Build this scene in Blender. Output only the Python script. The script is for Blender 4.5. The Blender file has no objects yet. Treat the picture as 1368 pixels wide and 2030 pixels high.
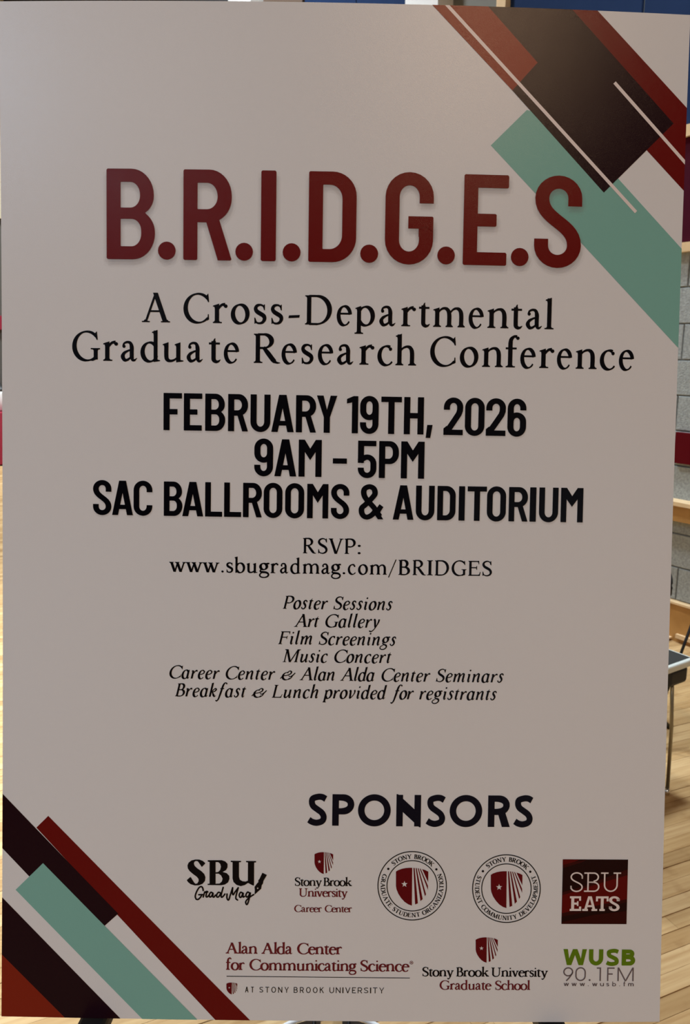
import bpy, bmesh, math, random
import numpy as np
from mathutils import Matrix, Vector
from mathutils.geometry import tessellate_polygon

random.seed(7)
scn = bpy.context.scene
COL = scn.collection

# ------------------------------------------------------------------ camera
IMW, IMH = 1368, 2030
FPX = 1547.28
EYE = Vector((0.0, 0.0, 1.70))
PITCH = math.radians(12.0)
cam_data = bpy.data.cameras.new('camera')
cam_data.sensor_fit = 'VERTICAL'
cam_data.sensor_height = 36.0
cam_data.lens = FPX / IMH * 36.0
cam_data.clip_start = 0.02
cam_data.clip_end = 200
cam_data.dof.use_dof = True
cam_data.dof.focus_distance = 0.715
cam_data.dof.aperture_fstop = 20.0
cam = bpy.data.objects.new('camera', cam_data)
cam.location = EYE
cam.rotation_euler = (math.radians(90) - PITCH, 0, 0)
COL.objects.link(cam)
scn.camera = cam

# ------------------------------------------------------------------ world, exposure
world = bpy.data.worlds.new('world')
scn.world = world
world.use_nodes = True
world.node_tree.nodes['Background'].inputs[0].default_value = (0.9, 0.95, 1.0, 1)
world.node_tree.nodes['Background'].inputs[1].default_value = 0.02
scn.view_settings.view_transform = 'Standard'
scn.view_settings.look = 'None'
scn.view_settings.gamma = 1
scn.view_settings.use_curve_mapping = False
scn.view_settings.exposure = -0.10
scn.cycles.transparent_max_bounces = 40

# the hall is a rectangle turned 33 degrees from the line of sight
TH = math.radians(33.0)
CT, ST = math.cos(TH), math.sin(TH)
def hall(x, y, z=0.0):
    return Vector((x * CT - y * ST, x * ST + y * CT, z))
HX0, HX1, HY0, HY1, HZ = -10.0, 4.03, -9.0, 13.4, 7.6

# lamps in the ceiling and one added below it (none of them is in the picture)
def unseen_lamp(x, y, power, size=1.2, col=(1.0, 0.95, 0.88), spread=180, z=HZ - 0.12):
    d = bpy.data.lights.new('unseen_light', 'AREA')
    d.energy = power; d.color = col; d.shape = 'DISK'; d.size = size; d.spread = math.radians(spread)
    o = bpy.data.objects.new('unseen_light', d)
    o.location = Vector((x, y, z)); COL.objects.link(o)
    return o
NEUT = (0.86, 0.93, 0.96)
LAMPS = [  # world x, y, watts, size, colour, spread
    (1.75, -5.7, 380, 0.6, (1.0, 0.66, 0.40), 180),   # warm lamp behind the photographer, mirrored in the top of the board
    (-2.8, -7.2, 120, 0.4, (0.95, 0.93, 0.95), 180),   # small one mirrored at the upper left
    (-2.9, 3.0, 140, 0.8, NEUT, 50),                  # downlights over the left half of the hall
    (-2.6, 6.6, 400, 0.8, NEUT, 140),
    (-4.6, 10.5, 220, 0.8, NEUT, 90),
    (1.1, 3.6, 56, 0.8, (0.80, 0.92, 1.0), 60),
    (-6.5, 0.5, 60, 1.0, (0.74, 0.88, 1.0), 180),
    (-2.4, -1.9, 84, 0.6, (0.62, 0.84, 1.12), 180, 4.1),  # unseen low lamp, added to brighten the board towards its top
]
for _l in LAMPS:
    unseen_lamp(*_l)

# ------------------------------------------------------------------ helpers
def tag(o, label=None, cat=None, group=None, kind=None):
    if label: o['label'] = label
    if cat: o['category'] = cat
    if group: o['group'] = group
    if kind: o['kind'] = kind
    return o

def mesh_obj(name, verts, faces, mat, parent=None, smooth=False):
    me = bpy.data.meshes.new(name)
    me.from_pydata([tuple(v) for v in verts], [], faces)
    me.materials.append(mat)
    if smooth:
        me.polygons.foreach_set('use_smooth', [True] * len(me.polygons))
    me.update()
    o = bpy.data.objects.new(name, me)
    if parent: o.parent = parent
    COL.objects.link(o)
    return o

def bm_obj(name, bm, mat, parent=None, smooth=False):
    bmesh.ops.recalc_face_normals(bm, faces=bm.faces)
    me = bpy.data.meshes.new(name)
    bm.to_mesh(me); bm.free()
    me.materials.append(mat)
    if smooth:
        me.polygons.foreach_set('use_smooth', [True] * len(me.polygons))
    o = bpy.data.objects.new(name, me)
    if parent: o.parent = parent
    COL.objects.link(o)
    return o

def add_box(bm, x0, x1, y0, y1, z0, z1, bevel=0.0):
    r = bmesh.ops.create_cube(bm, size=1.0)
    vs = r['verts']
    for v in vs:
        v.co = Vector(((x0 + x1) / 2 + v.co.x * (x1 - x0), (y0 + y1) / 2 + v.co.y * (y1 - y0), (z0 + z1) / 2 + v.co.z * (z1 - z0)))
    if bevel > 0:
        es = list({e for v in vs for e in v.link_edges})
        bmesh.ops.bevel(bm, geom=es, offset=bevel, segments=2, affect='EDGES', profile=0.5)

def add_tube(bm, pts, r, n=10, closed=False):
    pts = [Vector(p) for p in pts]
    rings = []
    N = len(pts)
    up = Vector((0.13, 0.21, 0.97))
    for i, p in enumerate(pts):
        a = pts[(i - 1) % N] if (closed or i > 0) else p
        b = pts[(i + 1) % N] if (closed or i < N - 1) else p
        t = (b - a).normalized()
        u = t.cross(up)
        if u.length < 0.05: u = t.cross(Vector((1, 0, 0)))
        u.normalize(); v = t.cross(u)
        rr = r[i] if isinstance(r, (list, tuple)) else r
        rings.append([bm.verts.new(p + u * math.cos(k * 2 * math.pi / n) * rr + v * math.sin(k * 2 * math.pi / n) * rr) for k in range(n)])
    for i in range(N if closed else N - 1):
        A, B = rings[i], rings[(i + 1) % N]
        for k in range(n):
            bm.faces.new((A[k], A[(k + 1) % n], B[(k + 1) % n], B[k]))
    if not closed:
        bm.faces.new(rings[0][::-1]); bm.faces.new(rings[-1])

def rounded(pts, rad, seg=5):
    """polyline with its inner corners rounded"""
    pts = [Vector(p) for p in pts]
    out = [pts[0]]
    for i in range(1, len(pts) - 1):
        a, p, b = pts[i - 1], pts[i], pts[i + 1]
        d1 = (a - p); d2 = (b - p)
        r = min(rad, d1.length * .45, d2.length * .45)
        s, e = p + d1.normalized() * r, p + d2.normalized() * r
        for k in range(seg + 1):
            t = k / seg
            out.append(s * (1 - t) ** 2 + p * 2 * t * (1 - t) + e * t * t)
    out.append(pts[-1])
    return out

# ------------------------------------------------------------------ materials
def mat(name, col, rough=0.6, metal=0.0, spec=0.5, noise=None, bump=None):
    """noise=(scale, amount, dark colour); bump=(scale, strength, distance)"""
    m = bpy.data.materials.new(name)
    m.use_nodes = True
    nt = m.node_tree
    b = nt.nodes['Principled BSDF']
    b.inputs['Base Color'].default_value = (*col, 1)
    b.inputs['Roughness'].default_value = rough
    b.inputs['Metallic'].default_value = metal
    b.inputs['Specular IOR Level'].default_value = spec
    tc = nt.nodes.new('ShaderNodeTexCoord')
    if noise:
        n = nt.nodes.new('ShaderNodeTexNoise'); n.inputs['Scale'].default_value = noise[0]; n.inputs['Detail'].default_value = 6
        nt.links.new(tc.outputs['Object'], n.inputs['Vector'])
        mx = nt.nodes.new('ShaderNodeMix'); mx.data_type = 'RGBA'
        mp = nt.nodes.new('ShaderNodeMapRange'); mp.inputs[1].default_value = .3; mp.inputs[2].default_value = .7
        mp.inputs[3].default_value = 0; mp.inputs[4].default_value = noise[1]
        nt.links.new(n.outputs['Fac'], mp.inputs[0]); nt.links.new(mp.outputs[0], mx.inputs[0])
        mx.inputs[6].default_value = (*col, 1); mx.inputs[7].default_value = (*noise[2], 1)
        nt.links.new(mx.outputs[2], b.inputs['Base Color'])
    if bump:
        n2 = nt.nodes.new('ShaderNodeTexNoise'); n2.inputs['Scale'].default_value = bump[0]; n2.inputs['Detail'].default_value = 3
        nt.links.new(tc.outputs['Object'], n2.inputs['Vector'])
        bp = nt.nodes.new('ShaderNodeBump'); bp.inputs['Strength'].default_value = bump[1]; bp.inputs['Distance'].default_value = bump[2]
        nt.links.new(n2.outputs['Fac'], bp.inputs['Height']); nt.links.new(bp.outputs['Normal'], b.inputs['Normal'])
    return m

def ink(name, col, noise=None):      # every print on the board shares the satin laminate over it
    return mat(name, col, rough=0.21, spec=0.15, bump=(2200, 0.4, 0.0002), noise=noise)

M_PAPER = ink('poster_white', (0.665, 0.69, 0.71), noise=(2.2, 0.3, (0.665, 0.665, 0.66)))
M_FOAM = mat('foam_edge', (0.80, 0.78, 0.74), 0.8)
M_RED = ink('ink_red', (0.125, 0.004, 0.004))
M_RED2 = ink('ink_brick_red', (0.20, 0.016, 0.006))
M_DARK = ink('ink_dark_maroon', (0.012, 0.002, 0.006))
M_TEAL = ink('ink_teal', (0.19, 0.42, 0.37))
M_BLACK = ink('ink_black', (0.002, 0.002, 0.004))
M_NAVYINK = ink('ink_blue_black', (0.002, 0.003, 0.010))
M_CREST = ink('ink_crest_red', (0.11, 0.002, 0.006))
M_CREST2 = ink('ink_wine_text', (0.13, 0.012, 0.018))
M_GREEN = ink('ink_green', (0.105, 0.20, 0.006))
M_GREY = ink('ink_grey', (0.13, 0.105, 0.11))
M_PALE = ink('ink_pale', (0.72, 0.66, 0.64))

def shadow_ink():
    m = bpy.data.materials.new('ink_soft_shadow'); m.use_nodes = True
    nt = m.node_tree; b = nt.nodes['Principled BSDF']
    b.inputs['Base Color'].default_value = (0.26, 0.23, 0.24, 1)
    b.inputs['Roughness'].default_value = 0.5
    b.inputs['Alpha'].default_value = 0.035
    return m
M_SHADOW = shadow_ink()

# ------------------------------------------------------------------ the board: pose, bend, pixel measurements -> board metres
BW, BH = 0.6096, 0.9144            # 24 x 36 inch board
_w = np.array([0.038393, -0.008551, 0.014282])
_t = np.array([-0.005671, 0.012781, 0.705388])
B_TOP, B_BOT, B_SAD = 0.007592, 0.00276, 0.005018     # how far the foam board is warped
def _rod(w):
    th = np.linalg.norm(w); k = w / th
    K = np.array([[0, -k[2], k[1]], [k[2], 0, -k[0]], [-k[1], k[0], 0]])
    return np.eye(3) + math.sin(th) * K + (1 - math.cos(th)) * K @ K
_R = _rod(_w)
def warp(U, V):
    u, v = U / BW, V / BH
    return (B_TOP * (1 - v) + B_BOT * v) * 4 * u * (1 - u) - B_SAD * 4 * v * (1 - v)
_o = -_R.T @ _t
def B(x, y):
    """where on the (bent) board a measured photograph point lies: metres right and down from its top left corner"""
    dd = _R.T @ np.array([(x - IMW / 2) / FPX, (y - IMH / 2) / FPX, 1.0])
    z = 0.0
    for _ in range(6):
        s = (z - _o[2]) / dd[2]
        U = _o[0] + s * dd[0] + BW / 2; V = _o[1] + s * dd[1] + BH / 2
        z = -warp(min(max(U, 0), BW), min(max(V, 0), BH))
    return float(U), float(V)
_c2w = np.array([[1, 0, 0], [0, -math.sin(PITCH), math.cos(PITCH)], [0, -math.cos(PITCH), -math.sin(PITCH)]])  # columns: right, down, forward
_RW = _c2w @ _R
_loc = np.array(EYE) + _c2w @ _t
BOARD_M = Matrix([[*(_RW @ np.array([1, 0, 0])), 0], [*(_RW @ np.array([0, -1, 0])), 0], [*(_RW @ np.array([0, 0, -1])), 0], [0, 0, 0, 1]]).transposed()
BOARD_M.translation = Vector(_loc)
def L(U, V, lift=0.0):
    """board metres -> the board's own 3-D frame"""
    return (U - BW / 2, BH / 2 - V, warp(min(max(U, -.01), BW + .01), min(max(V, -.01), BH + .01)) + lift)
# ------------------------------------------------------------------ lettering engine: glyphs are drawn here stroke by stroke
# a glyph is a list of ('poly', [contours]) and ('strip', left points, right points); cap height 100
def ellp(cx, cy, rx, ry, a0, a1, n=None):
    n = n or max(4, int(abs(a1 - a0) / 11))
    return [(cx + rx * math.cos(math.radians(a0 + (a1 - a0) * i / n)), cy + ry * math.sin(math.radians(a0 + (a1 - a0) * i / n))) for i in range(n + 1)]

def cat_spline(pts, ws=None, closed=False, seg=7):
    P = [np.array(p, float) for p in pts]
    n = len(P)
    Wd = ws if ws is not None else [1.0] * n
    out, wo = [], []
    rng = range(n) if closed else range(n - 1)
    for i in rng:
        p1, p2 = P[i], P[(i + 1) % n]
        p0 = P[i - 1] if (closed or i > 0) else 2 * p1 - p2
        p3 = P[(i + 2) % n] if (closed or i < n - 2) else 2 * p2 - p1
        w1, w2 = Wd[i], Wd[(i + 1) % n]
        for k in range(seg):
            t = k / seg
            q = 0.5 * ((2 * p1) + (-p0 + p2) * t + (2 * p0 - 5 * p1 + 4 * p2 - p3) * t * t + (-p0 + 3 * p1 - 3 * p2 + p3) * t ** 3)
            out.append(tuple(q)); wo.append(w1 + (w2 - w1) * (t * t * (3 - 2 * t)))
    if not closed:
        out.append(tuple(P[-1])); wo.append(Wd[-1])
    return out, wo

class G:
    def __init__(s, t=11.5, h=4.0, phi=16, half=13, slab=3.6, ball=1.0):
        s.p = []; s.t = t; s.h = h; s.half = half; s.slab = slab; s.ball = ball
        s.e1 = (math.cos(math.radians(phi)), math.sin(math.radians(phi)))
    def poly(s, pts, *holes):
        s.p.append(('poly', [list(pts)] + [list(q) for q in holes])); return s
    def rect(s, x0, y0, x1, y1): return s.poly([(x0, y0), (x1, y0), (x1, y1), (x0, y1)])
    def _strip(s, pts, hw, closed=False):
        n = len(pts); Lf, Rt = [], []
        for i in range(n):
            a = pts[(i - 1) % n] if (closed or i > 0) else pts[i]
            b = pts[(i + 1) % n] if (closed or i < n - 1) else pts[i]
            dx, dy = b[0] - a[0], b[1] - a[1]
            l = math.hypot(dx, dy) or 1e-9
            nx, ny = -dy / l, dx / l
            w = hw(nx, ny, i)
            Lf.append((pts[i][0] + nx * w, pts[i][1] + ny * w)); Rt.append((pts[i][0] - nx * w, pts[i][1] - ny * w))
        if closed: Lf.append(Lf[0]); Rt.append(Rt[0])
        s.p.append(('strip', Lf, Rt)); return s
    def pen(s, pts, closed=False, k=None, spl=True, t=None, h=None):
        a, b = (t or s.t) * 1.13 / 2, (h or s.h) / 2
        if spl: pts, k = cat_spline(pts, k, closed)
        elif k is None: k = [1] * len(pts)
        elif len(k) == 2:
            n = len(pts); k = [min(1, k[0] + (1 - k[0]) * i / (n * .22)) * min(1, k[1] + (1 - k[1]) * (n - 1 - i) / (n * .22)) for i in range(n)]
        e1 = s.e1
        def hw(nx, ny, i):
            c = nx * e1[0] + ny * e1[1]; d = -nx * e1[1] + ny * e1[0]
            return math.hypot(a * c, b * d) * k[i]
        return s._strip(pts, hw, closed)
    def iso(s, pts, w=None, wv=None, closed=False, spl=False):
        """even stroke: w across vertical parts, wv across horizontal parts"""
        w = w or s.t; wv = wv or w
        if spl: pts, _ = cat_spline(pts, None, closed)
        return s._strip(pts, lambda nx, ny, i: math.hypot(w / 2 * nx, wv / 2 * ny), closed)
    def var(s, pts, ws, closed=False):
        q, w = cat_spline(pts, ws, closed)
        return s._strip(q, lambda nx, ny, i: w[i] / 2, closed)
    def rnd(s, pts, w, closed=False):
        """round-ended even stroke (script lettering)"""
        q, _ = cat_spline(pts, None, closed)
        s._strip(q, lambda nx, ny, i: w / 2, closed)
        s.dot(*q[0], w / 2); s.dot(*q[-1], w / 2); return s
    def dot(s, x, y, r, ry=None): return s.poly(ellp(x, y, r, ry or r, 0, 360, 20)[:-1])
    def diag(s, x0, y0, x1, y1, w):
        return s.poly([(x0 - w / 2, y0), (x0 + w / 2, y0), (x1 + w / 2, y1), (x1 - w / 2, y1)])
    def stem(s, x, y0, y1, t=None):
        t = t or s.t; return s.rect(x - t / 2, y0, x + t / 2, y1)
    def foot(s, x, y=0, l=None, r=None, up=1, t=None):
        l = s.half if l is None else l; r = s.half if r is None else r; th = s.slab; t = (t or s.t) / 2
        return s.poly([(x - l - 0.01, y), (x + r + .01, y), (x + r, y + up * th), (x + min(r, t + 2.5), y + up * (th + 0.8)), (x + min(r, t), y + up * (th + 5)),
                       (x - min(l, t), y + up * (th + 5)), (x - min(l, t + 2.5), y + up * (th + 0.8)), (x - l, y + up * th)])
    def flag(s, x, y, l=None):
        l = s.half if l is None else l; t = s.t / 2
        return s.poly([(x + t, y + 2.5), (x - l, y - 4.5), (x - l, y - 7.5), (x - t - 1.5, y - 8), (x - t, y - 14), (x + t, y - 14)])

def rr(x0, y0, x1, y1, c):
    """rectangle, corner radii c=[bl,br,tr,tl] each (rx,ry)"""
    out = []
    for (cx, cy, sx, sy, a), (rx, ry) in zip(((x0, y0, 1, 1, 180), (x1, y0, -1, 1, 270), (x1, y1, -1, -1, 0), (x0, y1, 1, -1, 90)), c):
        out += ellp(cx + sx * rx, cy + sy * ry, rx, ry, a, a + 90, 1 if max(rx, ry) < 2 else 9)
    return out

def xf(res, sx, sy, ch):
    """stretch a finished glyph; the height change is for small letters only"""
    p, W = res
    if not (ch.islower()): sy = 1.0
    f = lambda c: [(a * sx, b * sy) for a, b in c]
    return [('poly', [f(c) for c in q[1]]) if q[0] == 'poly' else ('strip', f(q[1]), f(q[2])) for q in p], W * sx

# ---- condensed / geometric sans: drawn straight at the wanted width W, stem s, bar b
def SANS(ch, W, s, b, r=1.0, wide=False):
    g = G(t=s)
    o = (r, r)
    inn = (0.6, 0.6)
    yr = 50 if wide else min(46, max(25, 0.5 * W))
    def bowl(y0, y1, w, cut=0.0):
        """closed bowl with the stem side square"""
        hh = (y1 - y0) / 2 if wide else min((y1 - y0) / 2, 28)
        rx = min(w * 0.5, hh * 1.05) if wide else w * .46
        ix, iy = max(1, min(rx - s * .45, w - s * 1.05 - .5)), max(1, hh - b)
        ix = min(ix, w - 2 * s + 8) if w - 2 * s > 0 else 2
        g.poly(rr(0, y0, w, y1, [o, (rx, hh), (rx, hh), o]), rr(s, y0 + b * .98, w - s, y1 - b, [inn, (min(ix, w - 2 * s), iy * .9), (min(ix, w - 2 * s), iy * .9), inn])[::-1])
    if ch in 'O0':
        if wide: g.poly(ellp(W / 2, 50, W / 2, 51, 0, 360, 56)[:-1], ellp(W / 2, 50, W / 2 - s, 51 - b, 0, 360, 56)[:-1][::-1])
        else: g.poly(rr(0, -1.2, W, 101.2, [(W / 2, yr)] * 4), rr(s, b - 1.2, W - s, 101.2 - b, [(W / 2 - s, yr - b)] * 4)[::-1])
    elif ch == 'D':
        rx, ry = (W * .62, 50) if wide else (W * .5, 27)
        g.poly(rr(0, 0, W, 100, [o, (rx, ry), (rx, ry), o]), rr(s, b, W - s, 100 - b, [inn, (rx - s * .8, ry - b * .8), (rx - s * .8, ry - b * .8), inn])[::-1])
    elif ch == 'B':
        if wide:
            bowl(46, 100, W * .93); bowl(0, 100 - 46 + b * .5 - 2, W)
        else:
            wu = W * .975
            q = [(0, r), (0, 100 - r), (r, 100)] + ellp(wu - W * .46, 71, W * .46, 29, 90, 0, 9) + ellp(wu - W * .40, 70, W * .40, 22, 0, -56, 6) \
                + ellp(W - W * .45, 29.5, W * .45, 26, 54, 0, 6) + ellp(W - W * .46, 29, W * .46, 29, 0, -90, 9) + [(r, 0)]
            m = b * .43
            xr_u, xr_l = wu - s * .98, W - s * .98
            h1 = rr(s, 51 + m, xr_u, 100 - b, [inn, (W * .2, 13), (W * .2, 14), inn])
            h2 = rr(s, b, xr_l, 51 - m, [inn, (W * .2, 14), (W * .2, 13), inn])
            g.poly(q, h1[::-1], h2[::-1])
    elif ch in 'PR':
        yb = 38 if ch == 'P' else 42
        if wide:
            yb = 36 if ch == 'P' else 38
            bowl(yb, 100, W if ch == 'P' else W * .98); g.rect(0, 0, s, yb + b)
            if ch == 'R': g.poly([(W * .42, yb + b * .6), (W - s * 1.22, 0), (W, 0), (W * .42 + s * 1.1, yb + b * .8)])
        elif ch == 'P':
            g.poly(rr(0, yb, W, 100, [(r, r), (W * .46, 28), (W * .46, 29), o]), rr(s, yb + b, W - s, 100 - b, [inn, (W * .2, 14), (W * .2, 14), inn])[::-1])
            g.rect(0, r, s, yb + b).rect(r, 0, s - r, 5)
        else:
            q = [(0, r), (0, 100 - r), (r, 100)] + ellp(W * .54, 71, W * .46, 29, 90, 0, 9) + ellp(W * .54, 69, W * .46, 27, 0, -62, 7) \
                + [(W * .745, 44.5), (W, r), (W - r, 0), (W - s * .98, 0), (W * .71, r), (W * .475, 42), (s, 42), (s, r), (s - r, 0), (r, 0)]
            g.poly(q, rr(s, 42 + b, W - s, 100 - b, [inn, (W * .22, 14), (W * .22, 15), inn])[::-1])
    elif ch == 'E':
        g.poly([(0, r), (0, 100 - r), (r, 100), (W - r, 100), (W, 100 - r), (W, 100 - b + r), (W - r, 100 - b), (s, 100 - b), (s, 57), (W * .74 - r, 57), (W * .74, 56), (W * .74, 44), (W * .74 - r, 43),
                (s, 43), (s, b), (W - 1 - r, b), (W - 1, b - r), (W - 1, r), (W - 1 - r, 0), (r, 0)])
    elif ch == 'F':
        m = 52 if s < 13 else 49.8
        hb = b / 2
        g.poly([(0, 0), (0, 100), (W, 100), (W, 100 - b), (s, 100 - b), (s, m + hb), (W * .76, m + hb), (W * .76, m - hb), (s, m - hb), (s, 0)])
    elif ch == 'I': g.poly(rr(0, 0, W, 100, [o] * 4))
    elif ch == 'L': g.poly([(0, 0), (0, 100), (s, 100), (s, b), (W, b), (W, 0)])
    elif ch == 'T': g.rect(0, 100 - b, W, 100).stem(W / 2, 0, 100 - b + .1)
    elif ch == 'H': g.stem(s / 2, 0, 100).stem(W - s / 2, 0, 100).rect(s, 43, W - s, 43 + b)
    elif ch == 'U':
        g.iso([(s / 2, 100), (s / 2, yr)] + ellp(W / 2, yr, W / 2 - s / 2, yr - b / 2 + 1, 180, 360, 16) + [(W - s / 2, 100)], s, b)
    elif ch == 'A':
        a = W * .335 if not wide else W / 2 - s * .55
        if s < 13: a = W / 2 - s * .55
        Lw = s * 1.04 if not wide else s * 1.12
        def xl(y): return Lw + a * y / 100
        yA = (W / 2 - Lw) / a * 100
        y1, y0 = (30, 17.5) if not wide else (34, 18)
        if s < 13: y0 = 28; y1 = 28 + b
        g.poly([(0, 0), (a, 100), (W - a, 100), (W, 0), (W - Lw, 0), (W - xl(y0), y0), (xl(y0), y0), (Lw, 0)], [(xl(y1), y1), (W - xl(y1), y1), (W / 2, min(yA, 88))])
    elif ch == 'V':
        Lw = s * 1.05; a = W / 2 - s * .55
        g.poly([(0, 100), (a, 0), (W - a, 0), (W, 100), (W - Lw, 100), (W / 2, 100 - (W / 2 - Lw) / a * 100), (Lw, 100)])
    elif ch == 'Y':
        g.poly([(0, 100), (s * 1.08, 100), (W / 2, 62 if s > 13 else 50), (W - s * 1.08, 100), (W, 100), (W / 2 + s / 2, 42), (W / 2 + s / 2, 0), (W / 2 - s / 2, 0), (W / 2 - s / 2, 42)])
    elif ch == 'W':
        q = W / 4; a = s * 1.02
        g.poly([(0, 100), (q - a / 2, 0), (q + a / 2, 0), (W / 2, 64 if s > 20 else 88), (3 * q - a / 2, 0), (3 * q + a / 2, 0), (W, 100), (W - a, 100), (3 * q, 40 if s > 20 else 15), (W / 2 + a / 2, 100), (W / 2 - a / 2, 100), (q, 40 if s > 20 else 15), (a, 100)])
    elif ch == 'M':
        if s < 13:
            g.stem(s / 2, 0, 100).stem(W - s / 2, 0, 100).diag(W / 2, 0, s * .6, 100, s * 1.1).diag(W / 2, 0, W - s * .6, 100, s * 1.1)
        else:
            g.poly([(0, 0), (0, 100), (W * .26, 100), (W / 2, 76), (W * .74, 100), (W, 100), (W, 0), (W - s, 0), (W - s, 67), (W / 2, 45), (s, 67), (s, 0)])
    elif ch == 'N':
        k = s * .0
        g.stem(s / 2, 0, 100).stem(W - s / 2, 0, 100)
        g.poly([(0, 102), (s * .22, 102), (W, 36), (W, -2.5), (W - s * .22, -2.5), (0, 64)] if wide else [(0, 100), (s * .9, 100), (W, s * .5), (W, 0), (W - s * .9, 0), (0, 100 - s * .5)])
    elif ch == 'K':
        g.stem(s / 2, 0, 100).poly([(W - s * 1.3, 100), (W, 100), (s * .8, 38), (s * .8, 38 + s * 1.4)]).poly([(s * 1.6, 62), (W - s * 1.2, 0), (W + 1, 0), (s * 2.5, 68)])
    elif ch == 'C':
        g.iso([(W - s / 2, 68), (W - s / 2, 101 - yr)] + ellp(W / 2, 101 - yr, W / 2 - s / 2, yr - b / 2, 0, 180, 14)[1:] + ellp(W / 2, yr - 1, W / 2 - s / 2, yr - b / 2, 180, 360, 14) + [(W - s / 2, 30)], s, b)
    elif ch == 'G':
        g.iso([(W - s / 2, 67), (W - s / 2, 101 - yr)] + ellp(W / 2, 101 - yr, W / 2 - s / 2, yr - b / 2, 0, 180, 14)[1:] + ellp(W / 2, yr - 1, W / 2 - s / 2, yr - b / 2, 180, 360, 14) + [(W - s / 2, 45)], s, b)
        g.rect(W * .48, 39, W - s + .5, 52.5).poly([(W - s - .5, 30), (W, 30), (W, 51.5), (W - 1, 52.5), (W - s - .5, 52.5)])
    elif ch == 'S' and not wide:
        top = ellp(W / 2, 76, W / 2 - s / 2, 25 - b / 2, 0, 180, 14)
        x0, x1 = s / 2, W - s / 2
        bz = [(((1 - t) ** 3) * x0 + 3 * t * (1 - t) ** 2 * x0 + 3 * t * t * (1 - t) * x1 + t ** 3 * x1, ((1 - t) ** 3) * 76 + 3 * t * (1 - t) ** 2 * 51 + 3 * t * t * (1 - t) * 49 + t ** 3 * 24) for t in [i / 14 for i in range(1, 14)]]
        bot = ellp(W / 2, 24, W / 2 - s / 2, 25 - b / 2, 0, -180, 14)
        g.iso([(x1, 67.5)] + top + bz + bot + [(x0, 31)], s, b)
    elif ch == 'S':
        x0, x1 = s * .52, W - s * .52
        g.iso([(W * .93, 84.5), (W * .74, 90.5), (W * .50, 91), (x0 + 3, 85), (x0 + .5, 72), (x0 + 6, 60.5), (W * .5, 50.5), (x1 - 6, 40), (x1, 27), (x1 - 5, 14.5), (W * .46, 8.7), (W * .2, 11.5), (0.02 * W, 18)], s * .98, b * .98, spl=True)
    elif ch == '9':
        g.poly(rr(0, 36, W, 101.2, [(W / 2, 25)] * 2 + [(W / 2, 26)] * 2), rr(s, 36 + b, W - s, 101.2 - b, [(W / 2 - s, 12)] * 4)[::-1]) if not wide else None
        if not wide:
            g.iso([(W - s / 2, 76), (W - s / 2, 25)] + ellp(W / 2, 25, W / 2 - s / 2, 26 - b / 2, 0, -180, 14)[1:] + [(s / 2, 30)], s, b)
        else:
            g.iso(ellp(W / 2, 66, W / 2 - s / 2, 34 - b / 2, 0, 350, 30), s, b, closed=True)
            g.iso([(W - s / 2, 66), (W - s, 52), (W * .62, 24), (W * .32, 0)], s, b, spl=True)
    elif ch == '6':
        g.poly(rr(0, -1.2, W, 64, [(W / 2, 26)] * 2 + [(W / 2, 25)] * 2), rr(s, b - 1.2, W - s, 64 - b, [(W / 2 - s, 12)] * 4)[::-1])
        g.iso([(s / 2, 24), (s / 2, 75)] + ellp(W / 2, 75, W / 2 - s / 2, 26 - b / 2, 180, 0, 14)[1:] + [(W - s / 2, 70)], s, b)
    elif ch == '2':
        g.iso([(s / 2, 68), (s / 2, 75)] + ellp(W / 2, 75, W / 2 - s / 2, 26 - b / 2, 180, 0, 14)[1:] + [(W - s / 2 - .5, 66), (W - s / 2 - 3.5, 57), (W * .53, 37), (s * .72, 13)], s, b)
        g.rect(0, 0, W, b).poly([(0, 0), (0, b + 3), (s * .5, b + 10), (s * 1.3, b)])
    elif ch == '5':
        g.rect(0, 100 - b, W - 1, 100).rect(0, 40, s, 100)
        g.iso([(s * .3, 44), (s * .7, 52)] + ellp(W / 2, 38, W / 2 - s / 2, 25 - b / 2, 130, 0, 9) + ellp(W / 2, 24, W / 2 - s / 2, 25 - b / 2, 0, -180, 14) + [(s / 2, 27)], s, b)
    elif ch == '1':
        if s < 13: g.stem(W - s / 2, 0, 100).rect(0, 100 - b, W, 100)
        else: g.poly([(W - s, 0), (W, 0), (W, 100), (W - s * .75, 100), (0, 92), (0, 80), (W - s, 83)])
    elif ch == ',': g.poly([(W * .2, 26), (W, 26), (W * .68, -9), (0, -9)])
    elif ch == '.': g.dot(W / 2, W / 2 if s > 13 else W / 2, W / 2)
    elif ch == '-': g.rect(0, 37, W, 51)
    elif ch == '&':
        g.iso([(W * .86, 8), (W * .62, 33), (W * .28, 60), (W * .19, 77), (W * .24, 89), (W * .42, 94.5), (W * .59, 89.5), (W * .65, 77), (W * .58, 66), (W * .28, 43), (W * .13, 33), (W * .115, 20), (W * .2, 9), (W * .36, 6), (W * .56, 14), (W * .74, 31)], s * .98, b, spl=True)
        g.poly([(W * .66, 26), (W * .84, 44), (W, 36), (W * .8, 12)]).poly([(W * .78, 0), (W, 0), (W * .86, 16), (W * .62, 16)])
    return g.p, W

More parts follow.
